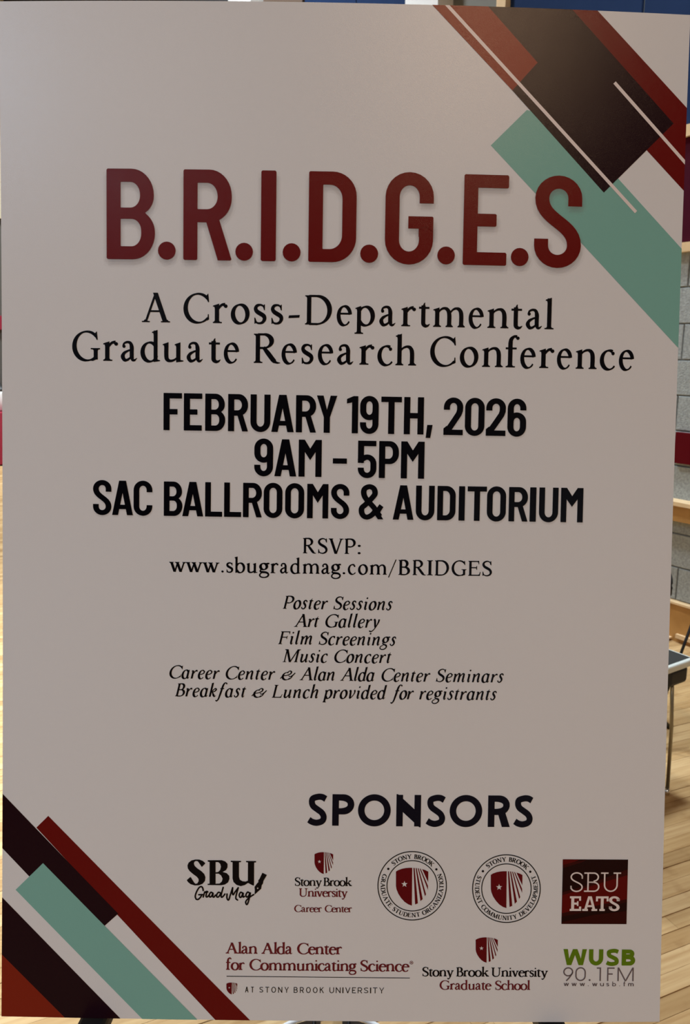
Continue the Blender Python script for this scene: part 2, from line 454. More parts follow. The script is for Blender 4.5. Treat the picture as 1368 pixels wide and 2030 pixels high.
# ---- roman serif (old style for the big lines, upright sturdy cut for the small sponsor lines, bold for the seals)
def ROMAN(ch, t=11.5, h=4.2, phi=16, half=13, slab=3.6):
    g = G(t, h, phi, half, slab)
    up = g.flag
    W = 60
    q = t / 11.5
    if ch == 'A':
        W = 96; g.diag(13, 0, 47, 99, h + 2).diag(80, 0, 46, 101, t + 2.5).rect(24, 35, 68, 35 + h); g.foot(12, l=12, r=15, t=h).foot(81, l=16, r=15)
    elif ch == 'B':
        W = 68; g.stem(17, 0, 100).foot(17, r=0).foot(17, 100, r=0, up=-1)
        g.pen([(17, 98), (34, 98)] + ellp(34, 75, 19, 23, 80, -80, 12) + [(34, 52), (17, 52)], spl=False)
        g.pen([(17, 52), (38, 52)] + ellp(38, 27, 24, 25, 80, -80, 12) + [(38, 2), (17, 2)], spl=False)
    elif ch in 'CG':
        W = 87; g.pen(ellp(50, 50, 43, 49.5, 42, 318, 30), spl=False, k=(.7, .75))
        g.poly([(84, 101), (87, 72), (83.5, 71), (77, 84), (66, 93), (76, 92)])
        if ch == 'C': g.poly([(86, 30), (87, 12), (80, 8), (74, 12), (82, 20), (83, 30)])
        else: W = 95; g.stem(80, 4, 42).foot(80, 43, l=17, r=15, up=-1).poly([(86, 14), (86, 6), (70, -1), (60, 0), (76, 10)])
    elif ch == 'D':
        W = 91; g.stem(19, 0, 100).foot(19, r=0).foot(19, 100, r=0, up=-1)
        g.pen([(19, 98), (44, 98)] + ellp(44, 50, 42, 48, 84, -84, 18) + [(44, 2), (19, 2)], spl=False)
    elif ch in 'EF':
        W = 80 if ch == 'E' else 74; g.stem(17, 0, 100).foot(17, r=0 if ch == 'E' else 15).foot(17, 100, r=0, up=-1)
        g.rect(17, 100 - h, 68, 100).poly([(60, 100), (70, 101), (71, 78), (67.5, 78), (65, 90), (60, 100 - h)])
        g.rect(17, 51, 55, 51 + h).poly([(55, 66), (58, 66), (58, 40), (55, 40), (52, 51), (52, 51 + h)])
        if ch == 'E': g.rect(17, 0, 72, h).poly([(66, 0), (76, 0), (80, 26), (76.5, 27), (71, 10), (64, h)])
    elif ch == 'I': W = 38; g.stem(19, 0, 100).foot(19, l=15, r=15).foot(19, 100, l=15, r=15, up=-1)
    elif ch == 'K':
        W = 92; g.stem(18, 0, 100).foot(18, l=14, r=14).foot(18, 100, l=14, r=14, up=-1).diag(26, 45, 72, 100, h + 3).diag(76, 0, 38, 58, t + 4)
        g.foot(77, l=14, r=15).foot(72, 100, l=13, r=13, up=-1, t=h)
    elif ch == 'L': W = 76; g.stem(18, 0, 100).foot(18, r=0).foot(18, 100, l=14, r=14, up=-1).rect(18, 0, 68, h).poly([(60, 0), (71, 0), (76, 28), (72, 28), (67, 10), (58, h)])
    elif ch == 'M':
        W = 118; g.stem(17, 0, 100, h + 1.5).stem(98, 0, 100).foot(17, t=h).foot(98).foot(14, 100, l=12, r=4, up=-1).foot(102, 100, l=4, r=13, up=-1).diag(57, 0, 18, 100, t + 2).diag(57, 0, 96, 100, h + 2)
    elif ch == 'N':
        W = 100; g.stem(18, 0, 100, h + 1.5).stem(82, 0, 100, h + 1.5).foot(18, t=h).foot(82, 100, up=-1, t=h).diag(82 - t * .1, -1, 16, 100, t + 3).foot(12, 100, l=10, r=4, up=-1, t=h)
    elif ch == 'O': W = 94; g.pen(ellp(47, 50, 41, 49.5, 0, 360, 40)[:-1], closed=True, spl=False)
    elif ch == 'P':
        W = 72; g.stem(18, 0, 100).foot(18, r=15).foot(18, 100, r=0, up=-1)
        g.pen([(18, 98), (38, 98)] + ellp(38, 72, 27, 26, 82, -82, 14) + [(38, 46), (26, 47)], spl=False)
    elif ch == 'R':
        W = 90; g.stem(18, 0, 100).foot(18, r=15).foot(18, 100, r=0, up=-1)
        g.pen([(18, 98), (36, 98)] + ellp(36, 75, 26, 23.5, 82, -82, 14) + [(36, 51.5), (18, 51.5)], spl=False)
        g.var([(36, 54), (52, 32), (68, 10), (78, 2), (90, 1)], [t * .8, t * 1.1, t * 1.1, t * .5, 2.2])
    elif ch == 'S':
        W = 64; g.var([(54, 76), (50, 90), (38, 98), (24, 96.5), (12, 87), (10, 74), (17, 62), (32, 52), (47, 42), (55, 28), (52, 12), (38, 2.5), (24, 2.2), (12, 9), (7, 26)],
                      [h * .7, h * .9, h, h * 1.3, t * .8, t, t * 1.12, t * 1.2, t * 1.12, t, t * .8, h * 1.2, h, h * .9, h * .7])
        g.poly([(52, 99), (57, 99), (58, 72), (55, 72), (50, 86)]).poly([(5, 29), (8, 29), (14, 12), (9, 1), (5, 1)])
    elif ch == 'T': W = 84; g.stem(42, 0, 100).foot(42, l=15, r=15).rect(4, 100 - h, 80, 100).poly([(1, 101), (12, 100), (8, 90), (4, 78), (1, 78)]).poly([(83, 101), (72, 100), (76, 90), (80, 78), (83, 78)])
    elif ch == 'U':
        W = 96; g.stem(19, 34, 100).foot(19, 100, l=15, r=15, up=-1).foot(78, 100, l=14, r=14, up=-1, t=h)
        g.var([(19, 36), (20, 20), (30, 6), (46, 1.5), (64, 6), (75, 18), (78, 36), (78, 100)], [t, t, t * .8, h * 1.2, h, h, h, h])
    elif ch == 'V': W = 96; g.diag(47, -1, 15, 100, t + 2.5).diag(49, -1, 80, 100, h + 2).foot(15, 100, l=14, r=15, up=-1).foot(81, 100, l=13, r=13, up=-1, t=h)
    elif ch == 'Y': W = 92; g.stem(46, 0, 46).foot(46, l=15, r=15).diag(46, 40, 16, 100, t + 2).diag(47, 42, 75, 100, h + 2).foot(16, 100, l=14, r=13, up=-1).foot(76, 100, l=12, r=13, up=-1, t=h)
    elif ch == 'Z': W = 78; g.rect(6, 100 - h, 74, 100).rect(4, 0, 74, h).diag(12, 0, 65, 100, t + 5).poly([(5, 100), (12, 100), (9, 78), (5, 78)]).poly([(75, 0), (66, 0), (72, 24), (76, 24)])
    elif ch == 'a':
        W = 56; g.dot(10.5, 49, 5 * q ** .5)
        g.var([(7.5, 50), (12, 59), (23, 63), (33, 59), (37, 46), (37, 30), (37, 12)], [h, h * 1.1, h * 1.3, t * .75, t, t, t])
        g.var([(37, 14), (40, 5), (46, 3), (55, 10)], [t, t * .75, t * .5, 2])
        g.var([(36, 38), (24, 34), (11, 26), (6.5, 15), (12, 4.5), (22, 4), (35, 13)], [h * .8, h * 1.1, t * .7, t, t * .85, t * .55, h])
    elif ch == 'b': W = 70; g.stem(14, 4, 102).flag(14, 102); g.pen(ellp(39, 31, 25, 31, 152, -152, 26), spl=False); g.poly([(14 - t / 2, 6), (14 + t / 2, 10), (20, 2), (13, -1), (14 - t / 2, -2)])
    elif ch == 'c': W = 53; g.pen(ellp(32, 31, 26, 31.5, 62, 322, 24), spl=False, k=(1, .55)); g.dot(46, 53, 5.4 * q ** .5)
    elif ch == 'd':
        W = 68; g.pen(ellp(32, 31, 26, 31.5, 30, 338, 26), spl=False, k=(.8, .8)); g.stem(52, 3, 102).flag(52, 102)
        g.poly([(52 - t / 2, 10), (52 + t / 2, 6), (68, 4), (68, 1.5), (60, 0), (52 - t / 2, -2)])
    elif ch == 'e': W = 52; g.pen(ellp(29, 31, 23.5, 31.5, 8, 324, 26), spl=False, k=(.85, .5)); g.poly([(8, 35), (52, 35), (52, 35 + h), (8, 35 + h)])
    elif ch == 'f': W = 46; g.stem(17, 0, 82).foot(17, l=14, r=16); g.var([(17, 78), (19, 92), (28, 102), (38, 102)], [t, t * .9, h * 1.4, h * 1.6]); g.dot(40, 97, 5.6); g.rect(2, 60, 37, 60 + h)
    elif ch == 'g':
        W = 60; g.pen(ellp(26, 42, 18, 20, 0, 360, 26)[:-1], closed=True, spl=False)
        g.var([(16, 26), (8, 18), (9, 9), (22, 6), (42, 3), (53, -8), (48, -22), (30, -29), (12, -26), (4, -16), (8, -4), (20, 3)], [h, h, t * .8, t * .95, t * .9, t * .7, h * 1.3, h, h * 1.2, t * .6, t * .5, h * .8])
        g.var([(38, 55), (46, 61), (58, 62)], [h, h * 1.5, h * 1.3])
    elif ch in 'hn':
        W = 72; g.stem(15, 0, 60 if ch == 'n' else 102).foot(15).flag(15, 62 if ch == 'n' else 102)
        g.var([(16, 42), (24, 55), (38, 62), (50, 58), (56, 42), (56, 0)], [h * .7, h, t * .55, t * .85, t, t]).foot(57)
    elif ch == 'm':
        W = 110; g.stem(15, 0, 60).foot(15).flag(15, 62)
        for x in (0, 39.5): g.var([(16 + x, 42), (24 + x, 55), (36 + x, 62), (48 + x, 58), (54.5 + x, 42), (54.5 + x, 0)], [h * .7, h, t * .55, t * .85, t, t]).foot(55 + x, l=12, r=12)
    elif ch == 'i': W = 29; g.stem(15, 0, 60).foot(15).flag(15, 62).dot(14, 86, 6 * q ** .4)
    elif ch == 'l': W = 31; g.stem(16, 0, 102).foot(16, l=15, r=15).flag(16, 102)
    elif ch == 'k': W = 70; g.stem(15, 0, 102).foot(15).flag(15, 102).diag(22, 24, 50, 62, h + 2).diag(57, 0, 32, 38, t + 4).foot(57, l=13, r=14).foot(51, 64, l=12, r=12, up=-1, t=h)
    elif ch == 'o': W = 62; g.pen(ellp(31, 31, 25.5, 31, 0, 360, 32)[:-1], closed=True, spl=False)
    elif ch == 'p': W = 70; g.stem(16, -28, 60).foot(16, -28, l=15, r=15).flag(16, 62); g.pen(ellp(39, 31, 25, 31, 150, -152, 26), spl=False, k=(.8, .8))
    elif ch == 'r': W = 50; g.stem(15, 0, 60).foot(15, r=16).flag(15, 62); g.var([(16, 40), (23, 53), (32, 61), (41, 61)], [h * .7, h * 1.3, t * .6, t * .9]); g.dot(43, 56.5, 6)
    elif ch == 's':
        W = 43; g.var([(36, 48), (34, 57), (24, 62.5), (12, 59), (8, 49), (13, 40), (23, 33.5), (34, 26), (37, 16), (31, 5), (20, 1.5), (10, 5), (6, 18)], [h * .6, h, h * 1.1, t * .7, t * .85, t, t * 1.02, t, t * .85, t * .65, h * 1.1, h, h * .6])
        g.poly([(35, 64), (38, 64), (38, 45), (35.5, 45), (32, 55)]).poly([(4, 20), (6.5, 20), (11, 9), (7, 0), (4.5, 0)])
    elif ch == 't': W = 39; g.var([(16, 70), (16, 20), (17, 8), (23, 2.5), (31, 3), (38, 9)], [t, t, t, t * .8, t * .5, 2]).poly([(10.5, 62), (21.5, 62), (21.5, 80), (18, 78), (10.5, 64)]).rect(1, 59, 36, 59 + h * 1.1)
    elif ch == 'u':
        W = 71; g.stem(53, 3, 60).flag(53, 62, 12).flag(14, 62, 12); g.var([(14, 60), (14, 18), (18, 6), (29, 2.5), (42, 7), (53, 17)], [t, t, t * .9, t * .6, h * 1.1, h * .8])
        g.poly([(53 - t / 2, 10), (53 + t / 2, 6), (70, 4), (70, 1.5), (62, 0), (53 - t / 2, -2)])
    elif ch == 'v': W = 66; g.diag(34, -1, 13, 62, t + 1.5).diag(35, -1, 53, 62, h + 1.5).foot(13, 63, l=13, r=13, up=-1).foot(54, 63, l=11, r=11, up=-1, t=h)
    elif ch == 'w': W = 98; g.diag(32, -1, 13, 62, t + 1).diag(33, -1, 49, 62, h + 1.5).diag(66, -1, 46, 62, t + 1).diag(67, -1, 85, 62, h + 1.5).foot(13, 63, up=-1).foot(46, 63, up=-1).foot(86, 63, l=11, r=11, up=-1, t=h)
    elif ch == 'y': W = 66; g.diag(36, -4, 13, 62, t + 1.5).foot(13, 63, l=13, r=13, up=-1).foot(55, 63, l=11, r=11, up=-1, t=h); g.var([(55, 60), (36, 2), (28, -17), (19, -26), (11, -24)], [h + 1, h + 1, h, h * 1.2, h * 1.4]).dot(11, -22, 5.2)
    elif ch == '.': W = 14; g.dot(7, 6, 7)
    elif ch == ':': W = 14; g.dot(7, 6, 7).dot(7, 54, 7)
    elif ch == '/': W = 56; g.poly([(0, -18), (7, -18), (56, 102), (49, 102)])
    elif ch == '-': W = 39; g.poly([(0, 21), (37, 23), (39, 32), (2, 30)])
    elif ch == '*': W = 10; g.dot(5, 30, 8)
    return g.p, W

# ---- italic (drawn upright and narrow, leaned over afterwards)
def ITAL(ch, t=10, h=3.6):
    g = G(t, h, 20, 11, 3.4); W = 50
    def entry(x, y=58): g.var([(x - 11, y - 8), (x - 5, y - 1), (x, y - 3)], [2, h, h])
    def exit_(x, s=1): g.var([(x, 12), (x + 2.5, 3.5), (x + 7, 2.5), (x + 14, 12)], [t, t * .7, h * .9, 2])
    if ch in 'PFBAMCGSL':
        p, W = ROMAN(ch, t, h, 16, 13, 3.4)
        return p, W * .94 if ch not in 'M' else W * .97
    if ch == 'a': W = 56; g.pen(ellp(26, 30, 20, 31, 28, 345, 24), spl=False, k=(.8, .7)).stem(43, 10, 60).poly([(38, 58), (48, 64), (48, 56)]); exit_(43)
    elif ch == 'b': W = 52; g.stem(12, 14, 100).poly([(2, 95), (17, 103), (17, 97), (7, 94)]); g.pen(ellp(28, 30, 18, 30, 140, -190, 26), spl=False)
    elif ch == 'c': W = 45; g.pen(ellp(28, 30, 21, 31, 58, 322, 22), spl=False, k=(.9, .5)).dot(39, 52, 4.6)
    elif ch == 'd': W = 58; g.pen(ellp(26, 30, 20, 31, 28, 345, 24), spl=False, k=(.8, .7)).stem(44, 10, 100).poly([(34, 96), (49, 103), (49, 97), (39, 94)]); exit_(44)
    elif ch == 'e': W = 44; g.pen(ellp(26, 30, 19, 31, 70, 322, 22), spl=False, k=(.8, .5)); g.var([(32, 59), (40, 52), (38, 40), (26, 33), (9, 30)], [t * .5, t * .7, t * .6, h, h * .7])
    elif ch == 'f': W = 40; g.var([(-4, -30), (4, -27), (11, -10), (16, 30), (21, 80), (28, 99), (38, 102), (44, 97)], [h * 1.2, h * 1.3, t * .8, t, t, t * .7, h, h * 1.4]).dot(-5, -26, 4.6).dot(44, 96, 4.6).rect(6, 57, 34, 57 + h)
    elif ch == 'g':
        W = 56; g.pen(ellp(27, 41, 17, 20, 0, 360, 24)[:-1], closed=True, spl=False).var([(38, 55), (46, 61), (56, 60)], [h, h * 1.4, h])
        g.var([(18, 24), (12, 15), (20, 8), (38, 2), (44, -12), (32, -26), (12, -28), (0, -18), (4, -6), (18, 2)], [h, h, t * .7, t * .85, t * .7, h * 1.2, h, t * .5, t * .5, h * .8])
    elif ch == 'h': W = 58; g.stem(10, 0, 100).poly([(0, 95), (15, 103), (15, 97), (5, 94)]); g.var([(11, 30), (22, 50), (34, 61), (42, 56), (43, 42), (42, 12)], [h * .7, h, t * .6, t * .9, t, t]); exit_(42)
    elif ch == 'i': W = 30; g.stem(14, 12, 58).dot(14, 84, 6); entry(13); exit_(14)
    elif ch == 'k': W = 56; g.stem(10, 0, 100).poly([(0, 95), (15, 103), (15, 97), (5, 94)]); g.var([(12, 28), (26, 52), (38, 60), (44, 52), (36, 40), (18, 34)], [h * .8, h * 1.1, t * .6, t * .8, h * 1.2, h]); g.var([(20, 35), (34, 12), (42, 3), (52, 10)], [h, t, t * .7, 2])
    elif ch == 'l': W = 29; g.stem(12, 12, 100).poly([(2, 95), (17, 103), (17, 97), (7, 94)]); exit_(12)
    elif ch == 'm':
        W = 88; g.stem(12, 0, 58); entry(11)
        for x in (0, 30): g.var([(13 + x, 28), (22 + x, 48), (33 + x, 61), (41 + x, 56), (42 + x, 42), (42 + x, 12 if x else 0)], [h * .7, h, t * .6, t * .9, t, t])
        exit_(72)
    elif ch == 'n': W = 60; g.stem(12, 0, 58); entry(11); g.var([(13, 28), (23, 48), (35, 61), (43, 56), (44, 42), (44, 12)], [h * .7, h, t * .6, t * .9, t, t]); exit_(44)
    elif ch == 'o': W = 50; g.pen(ellp(26, 30, 20, 30.5, 0, 360, 28)[:-1], closed=True, spl=False)
    elif ch == 'p': W = 56; g.stem(12, -29, 58).foot(12, -29, l=11, r=13); entry(11); g.pen(ellp(31, 30, 19, 31, 140, -190 + 40, 24), spl=False)
    elif ch == 'r': W = 42; g.stem(12, 0, 58); entry(11); g.var([(13, 28), (22, 46), (31, 58), (39, 58)], [h * .7, h, t * .6, t * .7]).dot(38, 55, 5)
    elif ch == 's': W = 38; g.var([(33, 50), (28, 60), (18, 61), (11, 53), (14, 42), (24, 30), (29, 17), (23, 4), (12, 1.5), (3, 9)], [t * .5, h * 1.2, t * .7, t * .8, t, t, t * .85, t * .7, h * 1.1, t * .5]).dot(3.5, 11, 4)
    elif ch == 't': W = 32; g.stem(13, 12, 66).poly([(8, 60), (18, 60), (19, 80)]).rect(2, 57, 28, 57 + h); exit_(13)
    elif ch == 'u': W = 60; g.var([(13, 58), (12, 16), (17, 4), (28, 5), (37, 18), (44, 34)], [t, t, t * .9, t * .6, h, h * .7]).stem(45, 12, 60); entry(12); exit_(45)
    elif ch == 'v': W = 50; g.var([(3, 53), (10, 59), (14, 50), (18, 12), (20, 0)], [h * .7, t * .7, t, t, h * 1.4]).var([(20, 0), (36, 22), (44, 44), (42, 57), (37, 60)], [h, h, t * .6, t * .9, t * .7])
    elif ch == 'y': W = 52; g.var([(3, 53), (10, 60), (15, 48), (24, 14), (27, 2)], [h * .7, t * .7, t, t, t * .8]).var([(42, 60), (42, 42), (34, 14), (22, -12), (8, -27), (-4, -28)], [t * .9, t * .8, t * .55, h * 1.1, h * 1.2, h * 1.4]).dot(-6, -25, 4.8)
    elif ch == '&':
        W = 84; g.pen(ellp(34, 30, 27, 29, 75, 330, 24), spl=False, k=(.9, .6)); g.var([(14, 33), (34, 36), (56, 48), (60, 62), (52, 70), (40, 66), (32, 54)], [h, h, h * 1.4, t * .8, h * 1.2, h, h])
        g.var([(50, 3), (66, 16), (74, 34), (88, 56)], [h, h * 1.2, t * .6, h * 1.2]).var([(14, 33), (4, 28), (-4, 14), (-6, 10)], [h, h, t * .5, t * .6]).var([(46, 34), (58, 26), (70, 34), (82, 46)], [h * .7, h, h, h])
    return g.p, W

# ---- thin / bold slab letters of the dining logo
def SLAB(ch, s, b):
    g = G(t=s, half=s / 2 + 9, slab=b); sl = s / 2 + 10
    if ch == 'S': return SANS('S', 66, s, b)[0] + g.rect(0, 16, s, 30).rect(66 - s, 70, 66, 84).p, 66
    if ch == 'B':
        W = 78; g.stem(16 + s / 2, 0, 100).rect(0, 0, 20, b).rect(0, 100 - b, 20, 100)
        g.iso([(16, 100 - b / 2), (48, 100 - b / 2)] + ellp(48, 76, 27 - s / 2, 24 - b / 2, 85, -85, 14) + [(48, 52 - b / 2 + 1), (16, 52 - b / 2 + 1)], s, b)
        g.iso([(16, 52 - b / 2 + 1), (50, 52 - b / 2 + 1)] + ellp(50, 26, 28 - s / 2, 26 - b / 2, 85, -85, 14) + [(50, b / 2), (16, b / 2)], s, b); return g.p, W
    if ch == 'U':
        W = 100; g.rect(0, 100 - b, 30 + s, 100).rect(W - 30 - s, 100 - b, W, 100)
        g.iso([(15 + s / 2, 100), (15 + s / 2, 36)] + ellp(W / 2, 36, W / 2 - 15 - s / 2, 36 - b / 2, 180, 360, 20) + [(W - 15 - s / 2, 100)], s, b); return g.p, W
    if ch == 'E': g.rect(9, 0, 9 + s, 100).rect(0, 0, 74, b).rect(0, 100 - b, 72, 100).rect(60, 0, 74, 30).rect(60, 70, 72, 100).rect(9, 43, 54, 57).rect(46, 34, 56, 66); return g.p, 76
    if ch == 'A': g.poly([(10, 0), (38, 100), (62, 100), (90, 0), (90 - s * 1.1, 0), (66, 26), (34, 26), (10 + s * 1.1, 0)], [(38, 40), (62, 40), (50, 84)]).rect(0, 0, 38, b).rect(62, 0, 100, b); return g.p, 100
    if ch == 'T': g.stem(42, 0, 100).rect(24, 0, 60, b).rect(0, 100 - b, 84, 100).rect(0, 66, 13, 100).rect(71, 66, 84, 100); return g.p, 84
    return SANS(ch, 70, s, b)

# ---- small plain lower case for the web address under the radio logo
def PLAIN(ch):
    g = G(t=10); w = 14
    if ch == 'w': g.diag(22, 0, 7, 62, 14).diag(22, 0, 38, 62, 14).diag(54, 0, 38, 62, 14).diag(54, 0, 69, 62, 14); return g.p, 76
    if ch == 'u': g.iso([(5, 62), (5, 26)] + ellp(27, 26, 22, 22, 180, 360, 12) + [(49, 62)], w).rect(44, 0, 54, 62); return g.p, 54
    if ch == 's': g.iso([(40, 52), (24, 58), (10, 50), (12, 38), (26, 32), (38, 24), (38, 10), (24, 4), (6, 9)], w, spl=True); return g.p, 44
    if ch == 'b': g.rect(0, 0, 10, 96).iso(ellp(28, 30, 24, 27, 0, 360, 22)[:-1], w, closed=True); return g.p, 54
    if ch == 'f': g.iso([(14, 0), (14, 80)] + ellp(26, 80, 12, 12, 180, 80, 6), w).rect(0, 54, 32, 63); return g.p, 34
    if ch == 'm':
        g.rect(0, 0, 10, 62)
        for x in (0, 32): g.iso([(5 + x, 34)] + ellp(21 + x, 38, 16, 20, 180, 0, 10) + [(37 + x, 0)], w)
        return g.p, 74
    g.dot(6, 6, 7); return g.p, 12

# ------------------------------------------------------------------ turning glyphs into print that lies on the bent board
class Print:
    """collects flat shapes in board metres, builds them as one thin mesh on the board"""
    def __init__(s): s.v = []; s.f = []
    def prims(s, prims, fn):
        for p in prims:
            if p[0] == 'poly':
                cs = [[fn(*q) for q in c] for c in p[1]]
                tri = tessellate_polygon([[Vector((a, b, 0)) for a, b in c] for c in cs])
                base = len(s.v); flat = [q for c in cs for q in c]
                s.v += flat
                s.f += [tuple(base + i for i in t) for t in tri]
            else:
                base = len(s.v); n = len(p[1])
                for a, b in zip(p[1], p[2]): s.v += [fn(*a), fn(*b)]
                s.f += [(base + 2 * i, base + 2 * i + 2, base + 2 * i + 3, base + 2 * i + 1) for i in range(n - 1)]
    def poly(s, pts): s.prims([('poly', [list(pts)])], lambda x, y: (x, y))
    def build(s, name, m, parent, layer=1, shift=(0, 0), label=None, cut=False, lift=None):
        lift = lift if lift is not None else 0.00010 + 0.00007 * layer
        if cut:
            bm = bmesh.new()
            vs = [bm.verts.new((a, b, 0)) for a, b in s.v]
            for f in s.f:
                try: bm.faces.new([vs[i] for i in f])
                except ValueError: pass
            def bis(co, no, **k):
                bmesh.ops.bisect_plane(bm, geom=bm.verts[:] + bm.edges[:] + bm.faces[:], plane_co=co, plane_no=no, **k)
            bis((0, 0, 0), (1, 0, 0), clear_inner=True); bis((BW, 0, 0), (1, 0, 0), clear_outer=True)
            bis((0, 0, 0), (0, 1, 0), clear_inner=True); bis((0, BH, 0), (0, 1, 0), clear_outer=True)
            for i in range(1, 24): bis((BW * i / 24, 0, 0), (1, 0, 0))
            for i in range(1, 36): bis((0, BH * i / 36, 0), (0, 1, 0))
            for v in bm.verts: v.co = L(v.co.x, v.co.y, lift)
            for f in bm.faces:
                f.normal_update()
                if f.normal.z < 0: f.normal_flip()
            me = bpy.data.meshes.new(name); bm.to_mesh(me); bm.free()
        else:
            P = [L(a + shift[0], b + shift[1], lift) for a, b in s.v]
            F = []
            for f in s.f:
                A, Bq, C = P[f[0]], P[f[1]], P[f[2]]
                cr = (Bq[0] - A[0]) * (C[1] - A[1]) - (Bq[1] - A[1]) * (C[0] - A[0])
                if len(f) == 4 and abs(cr) < 1e-12:
                    D = P[f[3]]; cr = (C[0] - A[0]) * (D[1] - A[1]) - (C[1] - A[1]) * (D[0] - A[0])
                F.append(f if cr > 0 else f[::-1])
            me = bpy.data.meshes.new(name); me.from_pydata(P, [], F)
        me.materials.append(m)
        me.update()
        o = bpy.data.objects.new(name, me); o.parent = parent; COL.objects.link(o)
        if label: o['label'] = label
        return o

def bbox(prims):
    xs, ys = [], []
    for p in prims:
        for c in (p[1] if p[0] == 'poly' else p[1:]):
            xs += [q[0] for q in c]; ys += [q[1] for q in c]
    return min(xs), max(xs), min(ys), max(ys)

def fit_base(base):
    q = np.array([B(*p) for p in base])
    if len(q) == 1: return 0.0, q[0, 1]
    m, c = np.polyfit(q[:, 0], q[:, 1], 1)
    return m, c

def interp(base, x):
    xs = [p[0] for p in base]; ys = [p[1] for p in base]
    if len(xs) == 1: return ys[0]
    m, c = np.polyfit(xs, ys, 1); return m * x + c

def glyph_line(pr, items, base, cap, font, lean=0.0):
    """items (character, left px, right px) measured along the base line; cap in px"""
    m, c = fit_base(base)
    for ch, xl, xr in items:
        uL = B(xl, interp(base, xl))[0]; uR = B(xr, interp(base, xr))[0]
        xm = (xl + xr) / 2; ym = interp(base, xm)
        k = (B(xm, ym)[1] - B(xm, ym - cap)[1]) / 100
        prims, W = font(ch, (uR - uL) / k)
        x0, x1, _, _ = bbox(prims)
        sx = (uR - uL) / max(1e-9, (x1 - x0))
        pr.prims(prims, lambda x, y: (uL + (x - x0) * sx, c + m * (uL + (x - x0) * sx) - y * k))

def word_line(pr, words, base, cap, font, sp=3.0, lean=0.0):
    m, c = fit_base(base)
    for w, xl, xr in words:
        uL = B(xl, interp(base, xl))[0]; uR = B(xr, interp(base, xr))[0]
        xm = (xl + xr) / 2; ym = interp(base, xm)
        k = (B(xm, ym)[1] - B(xm, ym - cap)[1]) / 100
        # natural set, then the letter spacing is opened or closed until the word has its measured width
        gl = [font(ch, None) for ch in w]
        def span(s_):
            x = 0; lo, hi = 1e9, -1e9
            for p, Wd in gl:
                a, b, _, _ = bbox([(q[0], *( [[(u + lean * v, v) for u, v in cc] for cc in q[1]],) ) if q[0] == 'poly' else (q[0], [(u + lean * v, v) for u, v in q[1]], [(u + lean * v, v) for u, v in q[2]]) for q in p])
                lo = min(lo, x + a); hi = max(hi, x + b); x += Wd + s_
            return lo, hi
        want = (uR - uL) / k
        s_ = sp
        lo, hi = span(s_)
        if len(w) > 1:
            s_ = max(-4.0, min(sp + (want - (hi - lo)) / (len(w) - 1), 16.0)); lo, hi = span(s_)
        sx = (uR - uL) / (hi - lo)
        x = 0
        for p, Wd in gl:
            xx = x
            pr.prims(p, lambda a, b: (uL + (xx + a + lean * b - lo) * sx, c + m * (uL + (xx + a + lean * b - lo) * sx) - b * k))
            x += Wd + s_
# ================================================================== THE HALL
M_WALL = mat('painted_wall', (0.10, 0.095, 0.085), 0.85, noise=(3, .5, (0.08, 0.072, 0.062)))
M_DARKWALL = mat('dark_far_wall', (0.05, 0.05, 0.055), 0.9)
M_MORTAR = mat('mortar', (0.25, 0.26, 0.25), 0.95, bump=(60, .4, .002))
M_BLOCK = mat('painted_block', (0.40, 0.44, 0.45), 0.85, spec=.2, noise=(75, .75, (0.23, 0.245, 0.25)), bump=(120, .8, .003))
M_CEIL = mat('ceiling_paint', (0.16, 0.16, 0.17), 0.9)
M_NAVY = mat('navy_fabric', (0.017, 0.037, 0.105), 0.95, spec=.08, noise=(9, .4, (0.014, 0.03, 0.085)), bump=(300, .3, .001))
M_MAROON = mat('maroon_fabric', (0.060, 0.003, 0.016), 0.8, spec=.1, noise=(5, .5, (0.045, 0.002, 0.011)), bump=(300, .3, .001))
M_MAPLE = mat('maple_trim', (0.78, 0.57, 0.34), 0.5, noise=(14, .5, (0.64, 0.45, 0.24)))
M_OAK = mat('oak_board', (0.50, 0.27, 0.085), 0.5, noise=(10, .7, (0.37, 0.185, 0.05)))
M_WHITE = mat('white_paint', (0.82, 0.84, 0.86), 0.5)
M_REDPANEL = mat('red_enamel', (0.10, 0.001, 0.006), 0.5, spec=.1)
M_CRIMSON = mat('crimson_cloth', (0.26, 0.008, 0.03), 0.8, noise=(8, .4, (0.3, 0.008, 0.03)))
M_BLK = mat('black_metal', (0.006, 0.006, 0.007), 0.42)
M_BLKPL = mat('black_plastic', (0.01, 0.01, 0.011), 0.55)
M_STEEL = mat('brushed_steel', (0.30, 0.27, 0.20), 0.38, metal=0.9)
M_CHROME = mat('chrome', (0.8, 0.8, 0.8), 0.12, metal=1.0)
M_RIM = mat('pale_grey_rim', (0.62, 0.66, 0.63), 0.35)
M_SLATE = mat('charcoal_laminate', (0.022, 0.022, 0.021), 0.55)
M_GREYMESH = mat('grey_mesh', (0.09, 0.075, 0.06), 0.8)

def hbox(name, x0, x1, y0, y1, z0, z1, m, parent=None, bevel=0.0, kind=None):
    """box in hall coordinates, real world orientation, origin at its base"""
    bm = bmesh.new()
    cx, cy = (x0 + x1) / 2, (y0 + y1) / 2
    add_box(bm, x0 - cx, x1 - cx, y0 - cy, y1 - cy, 0, z1 - z0, bevel)
    o = bm_obj(name, bm, m)
    M = Matrix.Translation(hall(cx, cy, z0)) @ Matrix.Rotation(TH, 4, 'Z')
    if parent:
        o.parent = parent; o.matrix_parent_inverse = Matrix.Identity(4)
        o.matrix_local = parent.matrix_basis.inverted() @ M
    else: o.matrix_basis = M
    if kind: o['kind'] = kind
    return o

